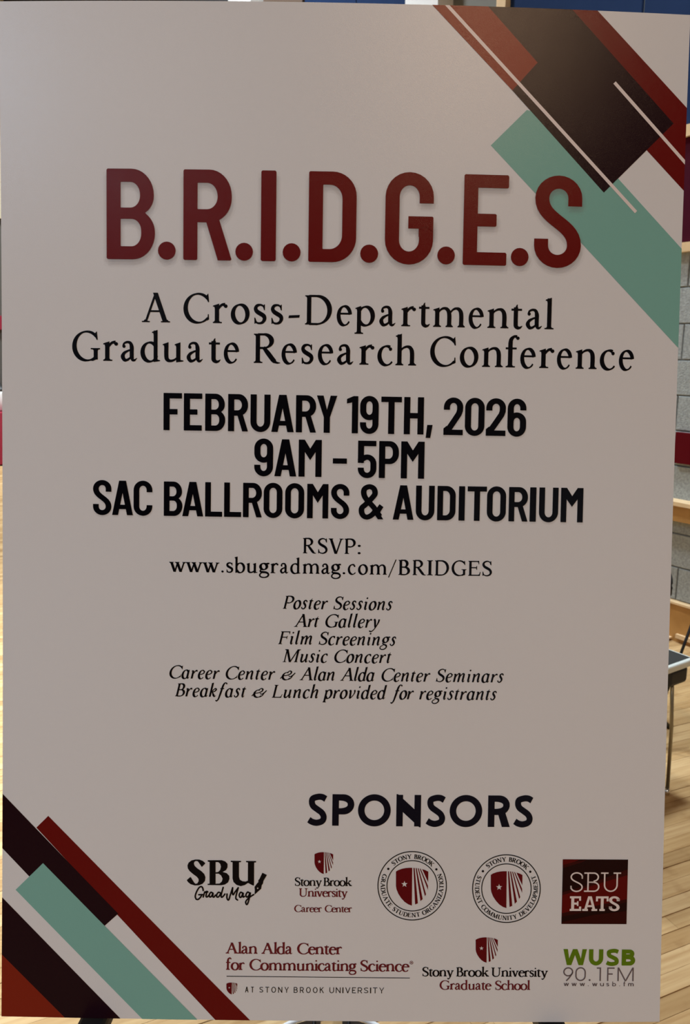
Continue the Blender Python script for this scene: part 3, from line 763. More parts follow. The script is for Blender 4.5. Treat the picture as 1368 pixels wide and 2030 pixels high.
T = 0.25
floor = hbox('floor', HX0 - T, HX1 + T, HY0 - T, HY1 + T, -0.2, -0.012, mat('subfloor', (0.05, 0.028, 0.012), 0.8), kind='structure')
hbox('ceiling', HX0 - T, HX1 + T, HY0 - T, HY1 + T, HZ, HZ + .2, M_CEIL, kind='structure')
wall_r = hbox('wall_right', HX1, HX1 + T, HY0 - T, HY1 + T, -0.012, HZ, M_MORTAR, kind='structure')
wall_b = hbox('wall_back', HX0 - T, HX1, HY1, HY1 + T, -0.012, HZ, M_WALL, kind='structure')
hbox('wall_left', HX0 - T, HX0, HY0, HY1, -0.012, HZ, M_DARKWALL, kind='structure')
hbox('wall_front', HX0 - T, HX1, HY0 - T, HY0, -0.012, HZ, M_DARKWALL, kind='structure')

# glowing panes added behind the photographer as cool fill on the board
def glow(name, col, st):
    m = bpy.data.materials.new(name); m.use_nodes = True; b = m.node_tree.nodes['Principled BSDF']
    b.inputs['Base Color'].default_value = (.1, .1, .1, 1); b.inputs['Emission Color'].default_value = (*col, 1); b.inputs['Emission Strength'].default_value = st; return m
fill_frame = hbox('fill_panel_1', -2.6, -0.4, HY0, HY0 + .03, 0.35, 2.5, M_MAPLE, kind='structure')
for i in range(2): hbox('fill_pane', -2.55 + i * 1.08, -1.53 + i * 1.08, HY0 + .03, HY0 + .04, 0.42, 2.43, glow('fill_glow', (0.80, 0.90, 1.0), 1.6), fill_frame)

# ---- concrete block courses of the right hand wall: the nearest 280 blocks singly, the rest joined
CZ0, CH = 0.04, 0.198
BT = 0.010
def block_mesh(w):
    bm = bmesh.new(); g_ = 0.0045
    add_box(bm, -BT, 0, -w / 2 + g_, w / 2 - g_, g_, CH - g_, 0.0)
    bmesh.ops.bevel(bm, geom=[e for e in bm.edges if all(v.co.x < -BT / 2 for v in e.verts)], offset=.002, segments=1, affect='EDGES')
    me = bpy.data.meshes.new('block'); bm.to_mesh(me); bm.free(); me.materials.append(M_BLOCK); return me
bmesh_ = block_mesh(0.4)
far_v, far_f = [], []
for k in range(1, 11):
    off = 0.22 if k == 1 else (0.12 if k % 2 else 0.32)
    j = 0
    y = HY0 + off
    while y < HY1 - .2:
        if 1.9 < y < 12.9 and (y - 1.9) / .4 < 28:
            o = bpy.data.objects.new('block', bmesh_); COL.objects.link(o); o.parent = wall_r
            o.matrix_local = wall_r.matrix_basis.inverted() @ (Matrix.Translation(hall(HX1, y, CZ0 + k * CH)) @ Matrix.Rotation(TH, 4, 'Z') @ Matrix.Translation((random.uniform(-.001, .001), 0, 0)))
        else:
            b0 = len(far_v)
            for dx in (-BT, 0):
                for dy, dz in ((-.196, .005), (.196, .005), (.196, CH - .005), (-.196, CH - .005)):
                    far_v.append((dx, y + dy, CZ0 + k * CH + dz))
            far_f += [tuple(b0 + i for i in q) for q in ((0, 3, 2, 1), (0, 1, 5, 4), (1, 2, 6, 5), (2, 3, 7, 6), (3, 0, 4, 7))]
        y += 0.4
wi = wall_r.matrix_basis.inverted()
o = mesh_obj('block_course', [wi @ hall(HX1 + a, b, c) for a, b, c in far_v], far_f, M_BLOCK, wall_r); o['kind'] = 'stuff'

# ---- timber and fabric on the right hand wall
XF = HX1 - BT
hbox('trim_1', XF - .07, HX1, HY0, HY1, 0.722, 0.815, M_OAK, wall_r)
t = hbox('trim_cap', XF - .095, HX1, HY0, HY1, 0.815, 0.838, M_MAPLE, wall_r)
hbox('kick_board', XF - .028, HX1, HY0, HY1, 0.0, 0.226, M_OAK, wall_r)
hbox('kick_board_cap', XF - .042, HX1, HY0, HY1, 0.226, 0.238, M_MAPLE, wall_r)
hbox('shoe_moulding', XF - .045, XF - .028, 1.2, 2.57, 0.028, 0.052, M_MAPLE, wall_r)
hbox('floor_plate', XF - .11, XF - .028, 2.60, 3.3, 0.012, 0.022, M_MAPLE, wall_r)
hbox('floor_plate_base', XF - .095, XF - .028, 2.61, 3.3, 0.0, 0.012, M_BLKPL, wall_r)
hbox('timber_rail', XF - .03, HX1, HY0, HY1, 2.205, 2.255, M_MAPLE, wall_r)
hbox('timber_rail', XF - .03, HX1, HY0, 8.4, 2.80, 2.86, M_MAPLE, wall_r)
for y0 in np.arange(-7.0, 8.3, 1.55):
    hbox('maroon_panel', XF - .01, HX1, float(y0) + .004, float(y0) + 1.546, 2.255, 2.80, M_MAROON, wall_r, .003)
for a, b in ((-4.65, -3.1), (-3.1, -1.55), (-1.55, 0.0), (0.0, 1.575), (1.583, 3.135), (3.143, 4.19)):
    hbox('navy_panel', XF - .01, HX1, a + .004, b - .004, 2.86, 6.9, M_NAVY, wall_r, .004)
hbox('timber_post', XF - .05, HX1, 4.19, 4.275, 2.86, 6.9, M_MAPLE, wall_r)
hbox('grey_pier', XF - .02, HX1, 4.275, 4.75, 2.86, 6.9, mat('grey_paint', (0.17, 0.17, 0.155), .8), wall_r)
hbox('white_column', XF - .16, HX1, 4.75, 5.13, 2.86, 6.9, M_WHITE, wall_r)
hbox('navy_panel', XF - .01, HX1, 5.16, 6.0, 2.86, 6.9, M_NAVY, wall_r, .004)
hbox('navy_panel', XF - .01, HX1, 6.01, 6.85, 2.86, 6.9, M_NAVY, wall_r, .004)
hbox('timber_post', XF - .03, HX1, 6.86, 7.62, 2.86, 6.9, mat('brown_timber', (0.13, 0.085, 0.06), .7), wall_r)
hbox('white_column', XF - .16, HX1, 7.64, 8.15, 2.86, 6.9, M_WHITE, wall_r)
hbox('black_curtain_panel', XF - .03, HX1, 8.2, 13.3, 2.3, 6.9, M_DARKWALL, wall_r)
hbox('black_curtain_panel', 2.75, HX1 - .2, HY1 - .05, HY1, 2.6, 7.2, M_DARKWALL, wall_b)
hbox('cream_panel', -2.5, 2.73, HY1 - .05, HY1, 3.6, 7.2, mat('cream_paint', (0.62, 0.55, 0.40), .8), wall_b)

# red panel that hangs on the block wall beside the board's right edge
rp = hbox('wall_panel', XF - .022, XF, 2.245, 2.70, 1.045, 1.222, M_REDPANEL, None, .002)
tag(rp, 'small crimson rectangular panel hung on the grey block wall above the wooden rail', 'panel')

# ---- strip floor: nearest 300 strips singly, the rest joined
def strip_material():
    m = bpy.data.materials.new('maple_strip'); m.use_nodes = True
    nt = m.node_tree; b = nt.nodes['Principled BSDF']; N = nt.nodes.new; K = nt.links.new
    tc = N('ShaderNodeTexCoord'); ge = N('ShaderNodeNewGeometry'); oi = N('ShaderNodeObjectInfo')
    ad = N('ShaderNodeMath'); ad.operation = 'ADD'; fr = N('ShaderNodeMath'); fr.operation = 'FRACT'
    K(ge.outputs['Random Per Island'], ad.inputs[0]); K(oi.outputs['Random'], ad.inputs[1]); K(ad.outputs[0], fr.inputs[0])
    ramp = N('ShaderNodeValToRGB')
    ramp.color_ramp.elements[0].color = (0.42, 0.27, 0.125, 1); ramp.color_ramp.elements[1].color = (0.60, 0.42, 0.22, 1)
    e = ramp.color_ramp.elements.new(.5); e.color = (0.52, 0.345, 0.165, 1)
    K(fr.outputs[0], ramp.inputs[0])
    mp = N('ShaderNodeMapping'); mp.inputs['Scale'].default_value = (2.5, 45, 1); mp.inputs['Rotation'].default_value = (0, 0, 0)
    K(ge.outputs['Position'], mp.inputs['Vector'])
    vr = N('ShaderNodeVectorRotate'); vr.rotation_type = 'Z_AXIS'; vr.inputs['Angle'].default_value = -math.radians(23)
    K(ge.outputs['Position'], vr.inputs['Vector']); K(vr.outputs[0], mp.inputs['Vector'])
    n = N('ShaderNodeTexNoise'); n.inputs['Scale'].default_value = 1.6; n.inputs['Detail'].default_value = 7; K(mp.outputs[0], n.inputs['Vector'])
    n2 = N('ShaderNodeTexNoise'); n2.inputs['Scale'].default_value = 9; n2.inputs['Detail'].default_value = 3; K(ge.outputs['Position'], n2.inputs['Vector'])
    mx = N('ShaderNodeMix'); mx.data_type = 'RGBA'; mx.blend_type = 'MULTIPLY'
    mr = N('ShaderNodeMapRange'); mr.inputs[1].default_value = .40; mr.inputs[2].default_value = .72; mr.inputs[3].default_value = 0; mr.inputs[4].default_value = .55
    K(n.outputs['Fac'], mr.inputs[0]); K(mr.outputs[0], mx.inputs[0]); K(ramp.outputs[0], mx.inputs[6]); mx.inputs[7].default_value = (0.62, 0.48, 0.33, 1)
    mx2 = N('ShaderNodeMix'); mx2.data_type = 'RGBA'; mx2.blend_type = 'MULTIPLY'
    mr2 = N('ShaderNodeMapRange'); mr2.inputs[1].default_value = .55; mr2.inputs[2].default_value = .75; mr2.inputs[3].default_value = 0; mr2.inputs[4].default_value = .6
    K(n2.outputs['Fac'], mr2.inputs[0]); K(mr2.outputs[0], mx2.inputs[0]); K(mx.outputs[2], mx2.inputs[6]); mx2.inputs[7].default_value = (0.55, 0.44, 0.34, 1)
    K(mx2.outputs[2], b.inputs['Base Color'])
    b.inputs['Roughness'].default_value = .5; b.inputs['Specular IOR Level'].default_value = .12
    return m
M_STRIP = strip_material()
PA = math.radians(90 - 67)
PD = Vector((math.cos(PA), math.sin(PA), 0)); PQ = Vector((-math.sin(PA), math.cos(PA), 0))
def plank_mesh():
    v = [(0, 0, -.012), (1, 0, -.012), (1, 1, -.012), (0, 1, -.012), (0, 0, 0), (1, 0, 0), (1, 1, 0), (0, 1, 0)]
    me = bpy.data.meshes.new('plank'); me.from_pydata(v, [], [(4, 5, 6, 7), (0, 1, 5, 4), (1, 2, 6, 5), (2, 3, 7, 6), (3, 0, 4, 7)]); me.materials.append(M_STRIP); return me
pm = plank_mesh()
fi = floor.matrix_basis.inverted()
rnd = random.Random(3)
PWD = 0.057
fv, ff = [], []
corners = [hall(x, y) for x in (HX0, HX1) for y in (HY0, HY1)]
q0 = min(c.dot(PQ) for c in corners); q1 = max(c.dot(PQ) for c in corners)
def row_span(q):
    lo, hi = -99, 99
    for nx, ny, c in ((CT, ST, 'x'), (-ST, CT, 'y')):
        a = PD.x * nx + PD.y * ny; b_ = PQ.x * q * nx + PQ.y * q * ny
        l, h = (HX0, HX1) if c == 'x' else (HY0, HY1)
        s, e = sorted(((l - b_) / a, (h - b_) / a)); lo = max(lo, s); hi = min(hi, e)
    return lo - .03, hi + .03
nplank = 0
q = q0 + .1
while q < q1 - .1:
    a, b_ = row_span(q + PWD / 2)
    gap = rnd.choice((.0007, .0009, .0014, .0028, .0034))
    p = a - 0.0
    first = True
    while p < b_ - .05:
        ln = rnd.uniform(.5, 1.3) if first else rnd.uniform(1.0, 2.3); first = False
        e = min(p + ln, b_)
        near = 0.55 < q < 4.4 and e > -1.2 and p < 4.6 and nplank < 300
        if near:
            o = bpy.data.objects.new('plank', pm); COL.objects.link(o); o.parent = floor
            Mx = Matrix.Translation(PD * p + PQ * q + Vector((0, 0, rnd.uniform(-.0006, 0)))) @ Matrix.Rotation(PA, 4, 'Z') @ Matrix.Diagonal((e - p - .0008, PWD - gap, 1, 1))
            o.matrix_local = fi @ Mx; nplank += 1
        else:
            i0 = len(fv)
            dz = rnd.uniform(-.0006, 0)
            for z in (-.012, dz):
                for pp, qq in ((p, q), (e - .0008, q), (e - .0008, q + PWD - gap), (p, q + PWD - gap)):
                    c = PD * pp + PQ * qq; fv.append(fi @ Vector((c.x, c.y, z)))
            ff += [tuple(i0 + i for i in f) for f in ((4, 5, 6, 7), (0, 1, 5, 4), (1, 2, 6, 5), (2, 3, 7, 6), (3, 0, 4, 7))]
        p = e
    q += PWD
o = mesh_obj('plank_field', fv, ff, M_STRIP, floor); o['kind'] = 'stuff'

# ================================================================== THE BOARD
board = bpy.data.objects.new('poster_board', None)
# front sheet + foam core as one thing; the root is the foam board itself
NX, NY = 24, 36
V_, F_ = [], []
for lift in (0.0, -0.005):
    for j in range(NY + 1):
        for i in range(NX + 1):
            V_.append(L(BW * i / NX, BH * j / NY, lift))
n1 = (NX + 1) * (NY + 1)
front = []
for j in range(NY):
    for i in range(NX):
        a = j * (NX + 1) + i
        front.append((a, a + NX + 1, a + NX + 2, a + 1))
        F_.append((n1 + a, n1 + a + 1, n1 + a + NX + 2, n1 + a + NX + 1))
ring = [i for i in range(NX + 1)] + [(j * (NX + 1) + NX) for j in range(1, NY + 1)] + [NY * (NX + 1) + i for i in range(NX - 1, -1, -1)] + [j * (NX + 1) for j in range(NY - 1, 0, -1)]
for a, b_ in zip(ring, ring[1:] + ring[:1]): F_.append((a, b_, n1 + b_, n1 + a))
board = mesh_obj('poster_board', V_, F_, M_FOAM)
board.matrix_basis = BOARD_M
tag(board, 'large white conference poster on foam board, striped corners, leaning on a black easel', 'poster')
sheet = mesh_obj('printed_sheet', [(v[0], v[1], v[2]) for v in V_[:n1]], front, M_PAPER, board, smooth=True)

def stripe(pts, m, layer, label, name='stripe'):
    pr = Print(); pr.poly([B(*p) for p in pts]); return pr.build(name, m, board, layer, cut=True, label=label)
def band(x0, y0, x1, y1, w, m, layer, label):
    a, b_ = Vector(B(x0, y0)), Vector(B(x1, y1)); d = (b_ - a).normalized(); n = Vector((-d.y, d.x)) * (w / 2 / 2200)
    pr = Print(); pr.poly([tuple(a + n), tuple(b_ + n), tuple(b_ - n), tuple(a - n)]); return pr.build('stripe', m, board, layer, cut=True, label=label)

# upper right corner
stripe([(973.2, 288.3), (1044.6, 218), (1120, 240), (1227.9, 357), (1352, 494), (1356, 498), (1350, 694), (1344, 689)], M_TEAL, 1, 'teal diagonal stripe in the upper right corner')
stripe([(1128, 12), (1178, 14), (1184.7, 21.2), (1361, 213.5), (1372, 226), (1372, 395), (1355.5, 378), (1283.9, 300), (1200, 200)], M_RED, 1, 'dark red stripe along the right edge')
stripe([(960, 5), (1128, 8), (1135.2, 20), (1335.2, 245), (1197, 382), (1015.6, 179.5), (1065.8, 124.3), (969.3, 14.7)], M_DARK, 2, 'blackish maroon diagonal stripe, the widest')
stripe([(848, 0), (858.5, 11.6), (1015.6, 179.5), (1065.8, 124.3), (969.3, 14.7), (960, 4)], M_RED2, 2, 'brick red stripe at the top edge')
band(882, 5.6, 1260.7, 420.7, 6.3, M_PALE, 3, 'long thin white line over the dark stripe')
band(1218.2, 164, 1364, 329, 6.3, M_PALE, 3, 'short thin white line reaching the right edge')
# lower left corner
stripe([(95.8, 1617.3), (72.2, 1640.5), (427.6, 2022.4), (440, 2036), (508, 2036), (496, 2022.6)], M_RED, 1, 'long dark red stripe of the lower left corner')
stripe([(-4, 1563.5), (6.5, 1574.7), (234.5, 1811), (177.4, 1861.7), (6.5, 1683), (-4, 1672)], M_DARK, 2, 'blackish maroon stripe under the teal one')
stripe([(85.5, 1710.8), (31.2, 1763.6), (283.2, 2020.5), (296, 2034), (404, 2034), (391.5, 2021.3)], M_TEAL, 3, 'teal stripe of the lower left corner')
stripe([(-4, 1769.5), (5.7, 1780), (240.2, 2020.2), (252, 2033), (140, 2033), (127.3, 2015.8), (5.7, 1894), (-4, 1884)], M_DARK, 1, 'blackish maroon stripe nearest the corner')
stripe([(-4, 1884), (5.7, 1894), (127.3, 2015.8), (140, 2033), (-4, 2033)], M_RED2, 1, 'brick red triangle in the lower left corner')

def text(name, m, layer, label, parent=None):
    pr = Print()
    return pr, (lambda: pr.build(name, m, parent or board, layer, label=label))

# ---- title
title = [('B', 211.6, 307.3), ('.', 313.2, 348.3), ('R', 363.4, 458.8), ('.', 466.5, 501.4), ('I', 516.8, 546.6), ('.', 560.2, 595.7), ('D', 611, 705.2), ('.', 713.8, 749.3),
         ('G', 762.2, 857.4), ('.', 866.5, 901.3), ('E', 917, 1005), ('.', 1012.2, 1047.3), ('S', 1057.5, 1150.3)]
T_BASE = [(230, 513.4), (380, 515.9), (532, 517.7), (640, 519.6), (960, 525.8)]
pr, done = text('title_lettering', M_RED, 3, 'large dark red condensed capitals of the title')
def title_font(ch, W): return SANS(ch, W, 15.9 if ch != 'I' else W, 14.4, r=1.3)
glyph_line(pr, title, T_BASE, 179.5, title_font)
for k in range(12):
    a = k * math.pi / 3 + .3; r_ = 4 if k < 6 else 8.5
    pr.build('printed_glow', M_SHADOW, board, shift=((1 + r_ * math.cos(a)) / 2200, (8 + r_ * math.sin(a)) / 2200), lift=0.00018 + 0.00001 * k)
done()

# ---- subtitle
pr, done = text('subtitle_lettering', M_BLACK, 3, 'two lines of black serif lettering')
l1 = [('A', 281.4, 337.2), ('C', 363.6, 414.5), ('r', 422.1, 451), ('o', 457.4, 494.8), ('s', 503, 528.1), ('s', 536.8, 561.4), ('-', 571.6, 594.3), ('D', 604.6, 657.8), ('e', 667.3, 697.4), ('p', 703, 743),
      ('a', 751.7, 783.9), ('r', 795.4, 824), ('t', 829.9, 852.2), ('m', 858.5, 921.3), ('e', 928.6, 958.5), ('n', 966, 1007.8), ('t', 1013, 1035.5), ('a', 1042, 1074.3), ('l', 1079.2, 1097.3)]
l2 = [('G', 143.3, 198.6), ('r', 204.7, 234.1), ('a', 239.5, 272), ('d', 278.4, 317.5), ('u', 322.6, 363.8), ('a', 370, 402.2), ('t', 414, 437.5), ('e', 443.6, 474), ('R', 503, 555.5), ('e', 558, 588.5),
      ('s', 596.9, 621.2), ('e', 630, 660.4), ('a', 668, 700.5), ('r', 712.3, 741.7), ('c', 747.8, 778.3), ('h', 783.7, 824.8), ('C', 852.2, 902.9), ('o', 911.1, 948), ('n', 955.5, 996.6), ('f', 1001.6, 1028.6),
      ('e', 1030.9, 1061.4), ('r', 1068.7, 1098), ('e', 1103.6, 1133.5), ('n', 1141, 1182.5), ('c', 1188.4, 1219), ('e', 1226.3, 1256.2)]
rom = lambda ch, W: xf(ROMAN(ch, 14.0, 5.9), 1, 1.035, ch)
glyph_line(pr, l1, [(310, 638.3), (625, 644.2), (890, 648.8), (1090, 652.2)], 57.8, rom)
glyph_line(pr, l2, [(220, 715.3), (525, 719.6), (755, 723.6), (1160, 731.2)], 57.8, rom)
done()

# ---- date, time and place
pr, done = text('date_lettering', M_BLACK, 3, 'three lines of bold condensed black capitals')
cond = lambda ch, W: SANS(ch, W, 16.6 if ch != 'I' else W, 14.4, r=.8)
d1 = [('F', 324.2, 360.6), ('E', 364.4, 400.8), ('B', 406.7, 446.4), ('R', 452, 491.4), ('U', 496.4, 535.8), ('A', 537.8, 582.2), ('R', 586.4, 626.1), ('Y', 627.5, 667.8), ('1', 687, 709.4), ('9', 713.3, 750),
      ('T', 755, 795.6), ('H', 800.3, 839.4), (',', 843.9, 857.2), ('2', 878.9, 917.2), ('0', 921.1, 959.7), ('2', 962.8, 1001.7), ('6', 1005.3, 1042.2)]
d2 = [('9', 503.9, 541.1), ('A', 543.9, 587.2), ('M', 591.7, 637.2), ('-', 659.4, 687.2), ('5', 708.3, 745.8), ('P', 750.8, 790), ('M', 794.4, 840.6)]
d3 = [('S', 184.6, 220.9), ('A', 222.4, 263.6), ('C', 264.9, 302), ('B', 324.8, 361.6), ('A', 361.4, 402.8), ('L', 406.6, 440.4), ('L', 444.2, 478), ('R', 481.6, 518.8), ('O', 522.5, 559.6), ('O', 565, 602.6),
      ('M', 608.5, 650.4), ('S', 655.8, 691.9), ('&', 710.8, 759.7), ('A', 778.6, 819.5), ('U', 823.9, 860.7), ('D', 866.3, 902.4), ('I', 908.8, 920.8), ('T', 925.9, 964), ('O', 964.6, 1002.2), ('R', 1007.8, 1045.4),
      ('I', 1049.5, 1062), ('U', 1067.9, 1105.8), ('M', 1110.9, 1154.9)]
glyph_line(pr, d1, [(330, 852.2), (640, 858), (697, 858.9), (775, 860.8), (820, 861), (900, 862.5), (985, 863.3)], 73.6, cond)
glyph_line(pr, d2, [(565, 943.9), (615, 945.3), (765, 947.8), (815, 948.3)], 73.2, cond)
glyph_line(pr, d3, [(243, 1020.8), (424, 1023.9), (500, 1025.2), (630, 1027.7), (800, 1030.3), (885, 1031.6), (1027, 1033.6), (1133, 1034.9)], 68, cond)
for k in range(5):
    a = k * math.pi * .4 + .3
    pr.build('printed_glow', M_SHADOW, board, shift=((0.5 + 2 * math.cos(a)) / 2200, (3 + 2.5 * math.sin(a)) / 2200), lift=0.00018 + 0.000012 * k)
done()

# ---- web address
pr, done = text('address_lettering', M_BLACK, 3, 'black serif web address with a heading')
rom2 = lambda ch, W: xf(ROMAN(ch, 14.2, 7), 1, 1.035, ch)
glyph_line(pr, [('R', 600.4, 627), ('S', 630, 649.3), ('V', 651.2, 680.8), ('P', 683, 705), (':', 709, 714.9)], [(610, 1096.7), (695, 1098)], 30, rom2)
ad = [('w', 335.4, 369), ('w', 368, 402), ('w', 401.3, 435), ('.', 438.8, 443.6), ('s', 448.5, 462.4), ('b', 464.9, 486), ('u', 488.8, 510.6), ('g', 513.4, 534), ('r', 536.2, 551.9), ('a', 554.9, 571.5), ('d', 575.2, 595.6),
      ('m', 599.9, 633.4), ('a', 636.9, 654.3), ('g', 656.2, 675.8), ('.', 679.3, 684.3), ('c', 689.3, 705.2), ('o', 709.6, 729.3), ('m', 732.8, 766.6), ('/', 769.3, 785.7), ('B', 789.7, 812.8), ('R', 817.8, 844.6),
      ('I', 846.3, 857.8), ('D', 861.8, 889.8), ('G', 895, 924.4), ('E', 928, 952.5), ('S', 955.7, 975)]
glyph_line(pr, ad, [(345, 1133.3), (545, 1135.9), (625, 1137), (800, 1139.5), (935, 1141.5)], 29.5, rom2)
done()

# ---- italic programme
pr, done = text('programme_lettering', M_BLACK, 3, 'six lines of small black italic lettering')
SL = math.tan(math.radians(13))
it = lambda ch, W: xf(ITAL(ch, 13.6, 6.6), 1.08, 1.08, ch)
word_line(pr, [('Poster', 560.5, 650.2), ('Sessions', 660.7, 778)], [(565, 1206.6), (775, 1209.4)], 25.4, it, lean=SL)
word_line(pr, [('Art', 582.6, 632.4), ('Gallery', 644.9, 753.2)], [(590, 1242.6), (735, 1244.1)], 25.4, it, lean=SL)
word_line(pr, [('Film', 551.4, 618.5), ('Screenings', 631.6, 785.2)], [(560, 1276.8), (775, 1279.7)], 25.4, it, lean=SL)
word_line(pr, [('Music', 560, 649.9), ('Concert', 662.6, 775.7)], [(570, 1312.3), (770, 1314.3)], 25.4, it, lean=SL)
word_line(pr, [('Career', 335.9, 435.6), ('Center', 447.4, 545.6), ('&', 554.8, 586), ('Alan', 593.7, 663), ('Alda', 674, 742.4), ('Center', 756.2, 853), ('Seminars', 863.9, 998.2)],
          [(350, 1344.6), (600, 1348), (900, 1351.9)], 25.4, it, lean=SL)
word_line(pr, [('Breakfast', 346.9, 487.8), ('&', 498.3, 529.3), ('Lunch', 538.7, 630.8), ('provided', 639.3, 766.9), ('for', 773.8, 820.4), ('registrants', 830.9, 984.4)],
          [(355, 1380.2), (550, 1382.9), (900, 1386.9)], 25.4, it, lean=SL)
done()

# ---- sponsors heading
pr, done = text('sponsors_lettering', M_NAVYINK, 3, 'bold blue black heading above the sponsor logos')
glyph_line(pr, [('S', 609, 648), ('P', 658.4, 701.7), ('O', 709.3, 774.1), ('N', 785.2, 833.9), ('S', 843.6, 882.6), ('O', 890.9, 955.3), ('R', 966.8, 1010.5), ('S', 1017.3, 1056)],
           [(665, 1636.7), (810, 1637.7), (980, 1639.2)], 62.4, lambda ch, W: SANS(ch, W, 20.5, 20, r=.3, wide=True))
done()

# ---- crest used by several sponsors; outline measured once on the larger seal
def crest(pr, x0, y0, x1, y1):
    def f(x, y): return B(x0 + (x - 443) / 515 * (x1 - x0), y0 + (y - 403) / 602 * (y1 - y0))
    star = []
    for i in range(10):
        a = math.radians(90 + 36 * i); r = 54 if i % 2 == 0 else 22
        star.append((578 + r * math.cos(a), 664 - r * math.sin(a)))
    pr.prims([('poly', [[(443, 462), (480, 440), (540, 418), (600, 407), (650, 403), (702, 403), (696, 1005), (640, 985), (580, 945), (525, 885), (480, 815), (452, 745), (443, 690)], star])], f)
    for q in ([(722, 404), (740, 405), (792, 968), (748, 987)], [(757, 406), (773, 408), (868, 900), (834, 934)], [(790, 410), (805, 413), (922, 825), (905, 855)],
              [(822, 416), (838, 420), (952, 690), (953, 757)], [(860, 424), (910, 440), (958, 464), (956, 632)]):
        pr.prims([('poly', [q])], f)

slabf = lambda ch, W: xf(ROMAN(ch, 15.8, 8.6, 0, 14, 7.5), 1.17, 1.06, ch)
boldf = lambda ch, W: ROMAN(ch, 21, 9, 0, 16, 9)

# ---- magazine logo (black)
C5 = lambda x, y: B(355 + x / 7.2, 1690 + y / 7.2)
pr = Print()
pr.prims([('poly', [[(110, 392), (165, 345), (215, 425), (235, 445), (262, 438), (280, 405), (278, 375), (255, 345), (200, 305), (150, 262), (126, 225), (120, 185), (135, 145), (175, 112), (230, 98), (290, 98), (340, 118), (377, 152), (325, 205), (270, 125), (240, 118), (218, 132), (212, 160), (225, 190), (262, 225), (320, 265), (360, 305), (377, 350), (370, 405), (335, 445), (285, 465), (225, 468), (165, 450), (130, 422)]])], C5)
pr.prims([('poly', [[(410, 108), (610, 107), (660, 125), (692, 160), (692, 210), (670, 250), (622, 275), (680, 293), (716, 330), (720, 375), (700, 425), (655, 455), (600, 465), (408, 462), (408, 445), (436, 442), (436, 132), (410, 128)],
                    [(522, 135), (560, 135), (588, 160), (598, 200), (588, 245), (560, 275), (522, 282)], [(522, 300), (565, 300), (600, 325), (622, 370), (612, 410), (580, 440), (522, 444)]])], C5)
pr.prims([('poly', [[(738, 115), (885, 118), (885, 134), (856, 138), (856, 345), (868, 385), (905, 408), (950, 412), (982, 400), (984, 140), (956, 136), (956, 118), (1100, 120), (1100, 138), (1072, 142), (1070, 470), (1045, 465), (985, 432), (940, 462), (880, 478), (820, 460), (778, 420), (764, 370), (764, 137), (738, 133)]])], C5)
mag = pr.build('magazine_logo', M_BLACK, board, 3, label='black three-letter logo with script lettering and a fountain pen')
pr = Print(); g = G(t=20)
w_ = 22
for st in ([(345, 540), (338, 505), (318, 484), (285, 500), (250, 560), (232, 620), (245, 662), (275, 665), (310, 630), (325, 600)], [(282, 600), (335, 598)],
           [(345, 632), (368, 560), (382, 568), (395, 552), (410, 560)], [(395, 570), (385, 620), (400, 632), (425, 610)],
           [(478, 575), (455, 565), (432, 600), (440, 632), (465, 620), (485, 575), (482, 625), (500, 632), (520, 605)],
           [(588, 572), (562, 566), (538, 600), (542, 632), (568, 626), (596, 580)], [(630, 496), (612, 560), (600, 615), (608, 636), (632, 620), (655, 590)],
           [(685, 590), (683, 640), (695, 672), (712, 668), (730, 610), (765, 500)], [(765, 500), (762, 570), (772, 600), (800, 560), (845, 500)], [(845, 500), (815, 610), (812, 655), (835, 675)],
           [(905, 575), (880, 565), (860, 600), (868, 635), (890, 630), (915, 575), (912, 630), (935, 625)],
           [(1005, 575), (980, 562), (955, 600), (965, 632), (990, 620), (1018, 570), (1000, 660), (980, 725), (962, 738), (952, 700), (985, 655), (1030, 620), (1065, 598)]):
    g.rnd(st, w_)
pr.prims(g.p, C5)
pr.build('script_lettering', M_BLACK, mag, 4)
pr = Print()
pr.prims([('poly', [[(1190, 286), (1254, 318), (1205, 402), (1198, 440), (1180, 465), (1172, 515), (1130, 552), (1082, 596), (1078, 585), (1082, 540), (1078, 488), (1112, 440), (1132, 420), (1132, 392), (1148, 375)], [(1115, 497), (1130, 497), (1133, 510), (1122, 520), (1112, 512)]])], C5)
pr.build('fountain_pen', M_BLACK, mag, 4)

# ---- career centre logo
pr = Print(); crest(pr, 623.6, 1689, 660.5, 1732.4)
cc = pr.build('sponsor_logo', M_CREST, board, 3, label='small red crest over three lines of serif lettering')
pr = Print(); word_line(pr, [('Stony', 584.3, 638), ('Brook', 641.3, 697.7)], [(590, 1755.6), (690, 1756.2)], 16.3, slabf, sp=0); pr.build('lettering', M_BLACK, cc, 3, label='black lettering')
pr = Print(); word_line(pr, [('University', 592.8, 689)], [(600, 1777), (680, 1777.6)], 16.3, slabf, sp=0)
word_line(pr, [('Career', 583.2, 638), ('Center', 643.7, 697.7)], [(590, 1807.5), (690, 1808)], 13.4, slabf, sp=0); pr.build('lettering', M_CREST2, cc, 3, label='wine red lettering')

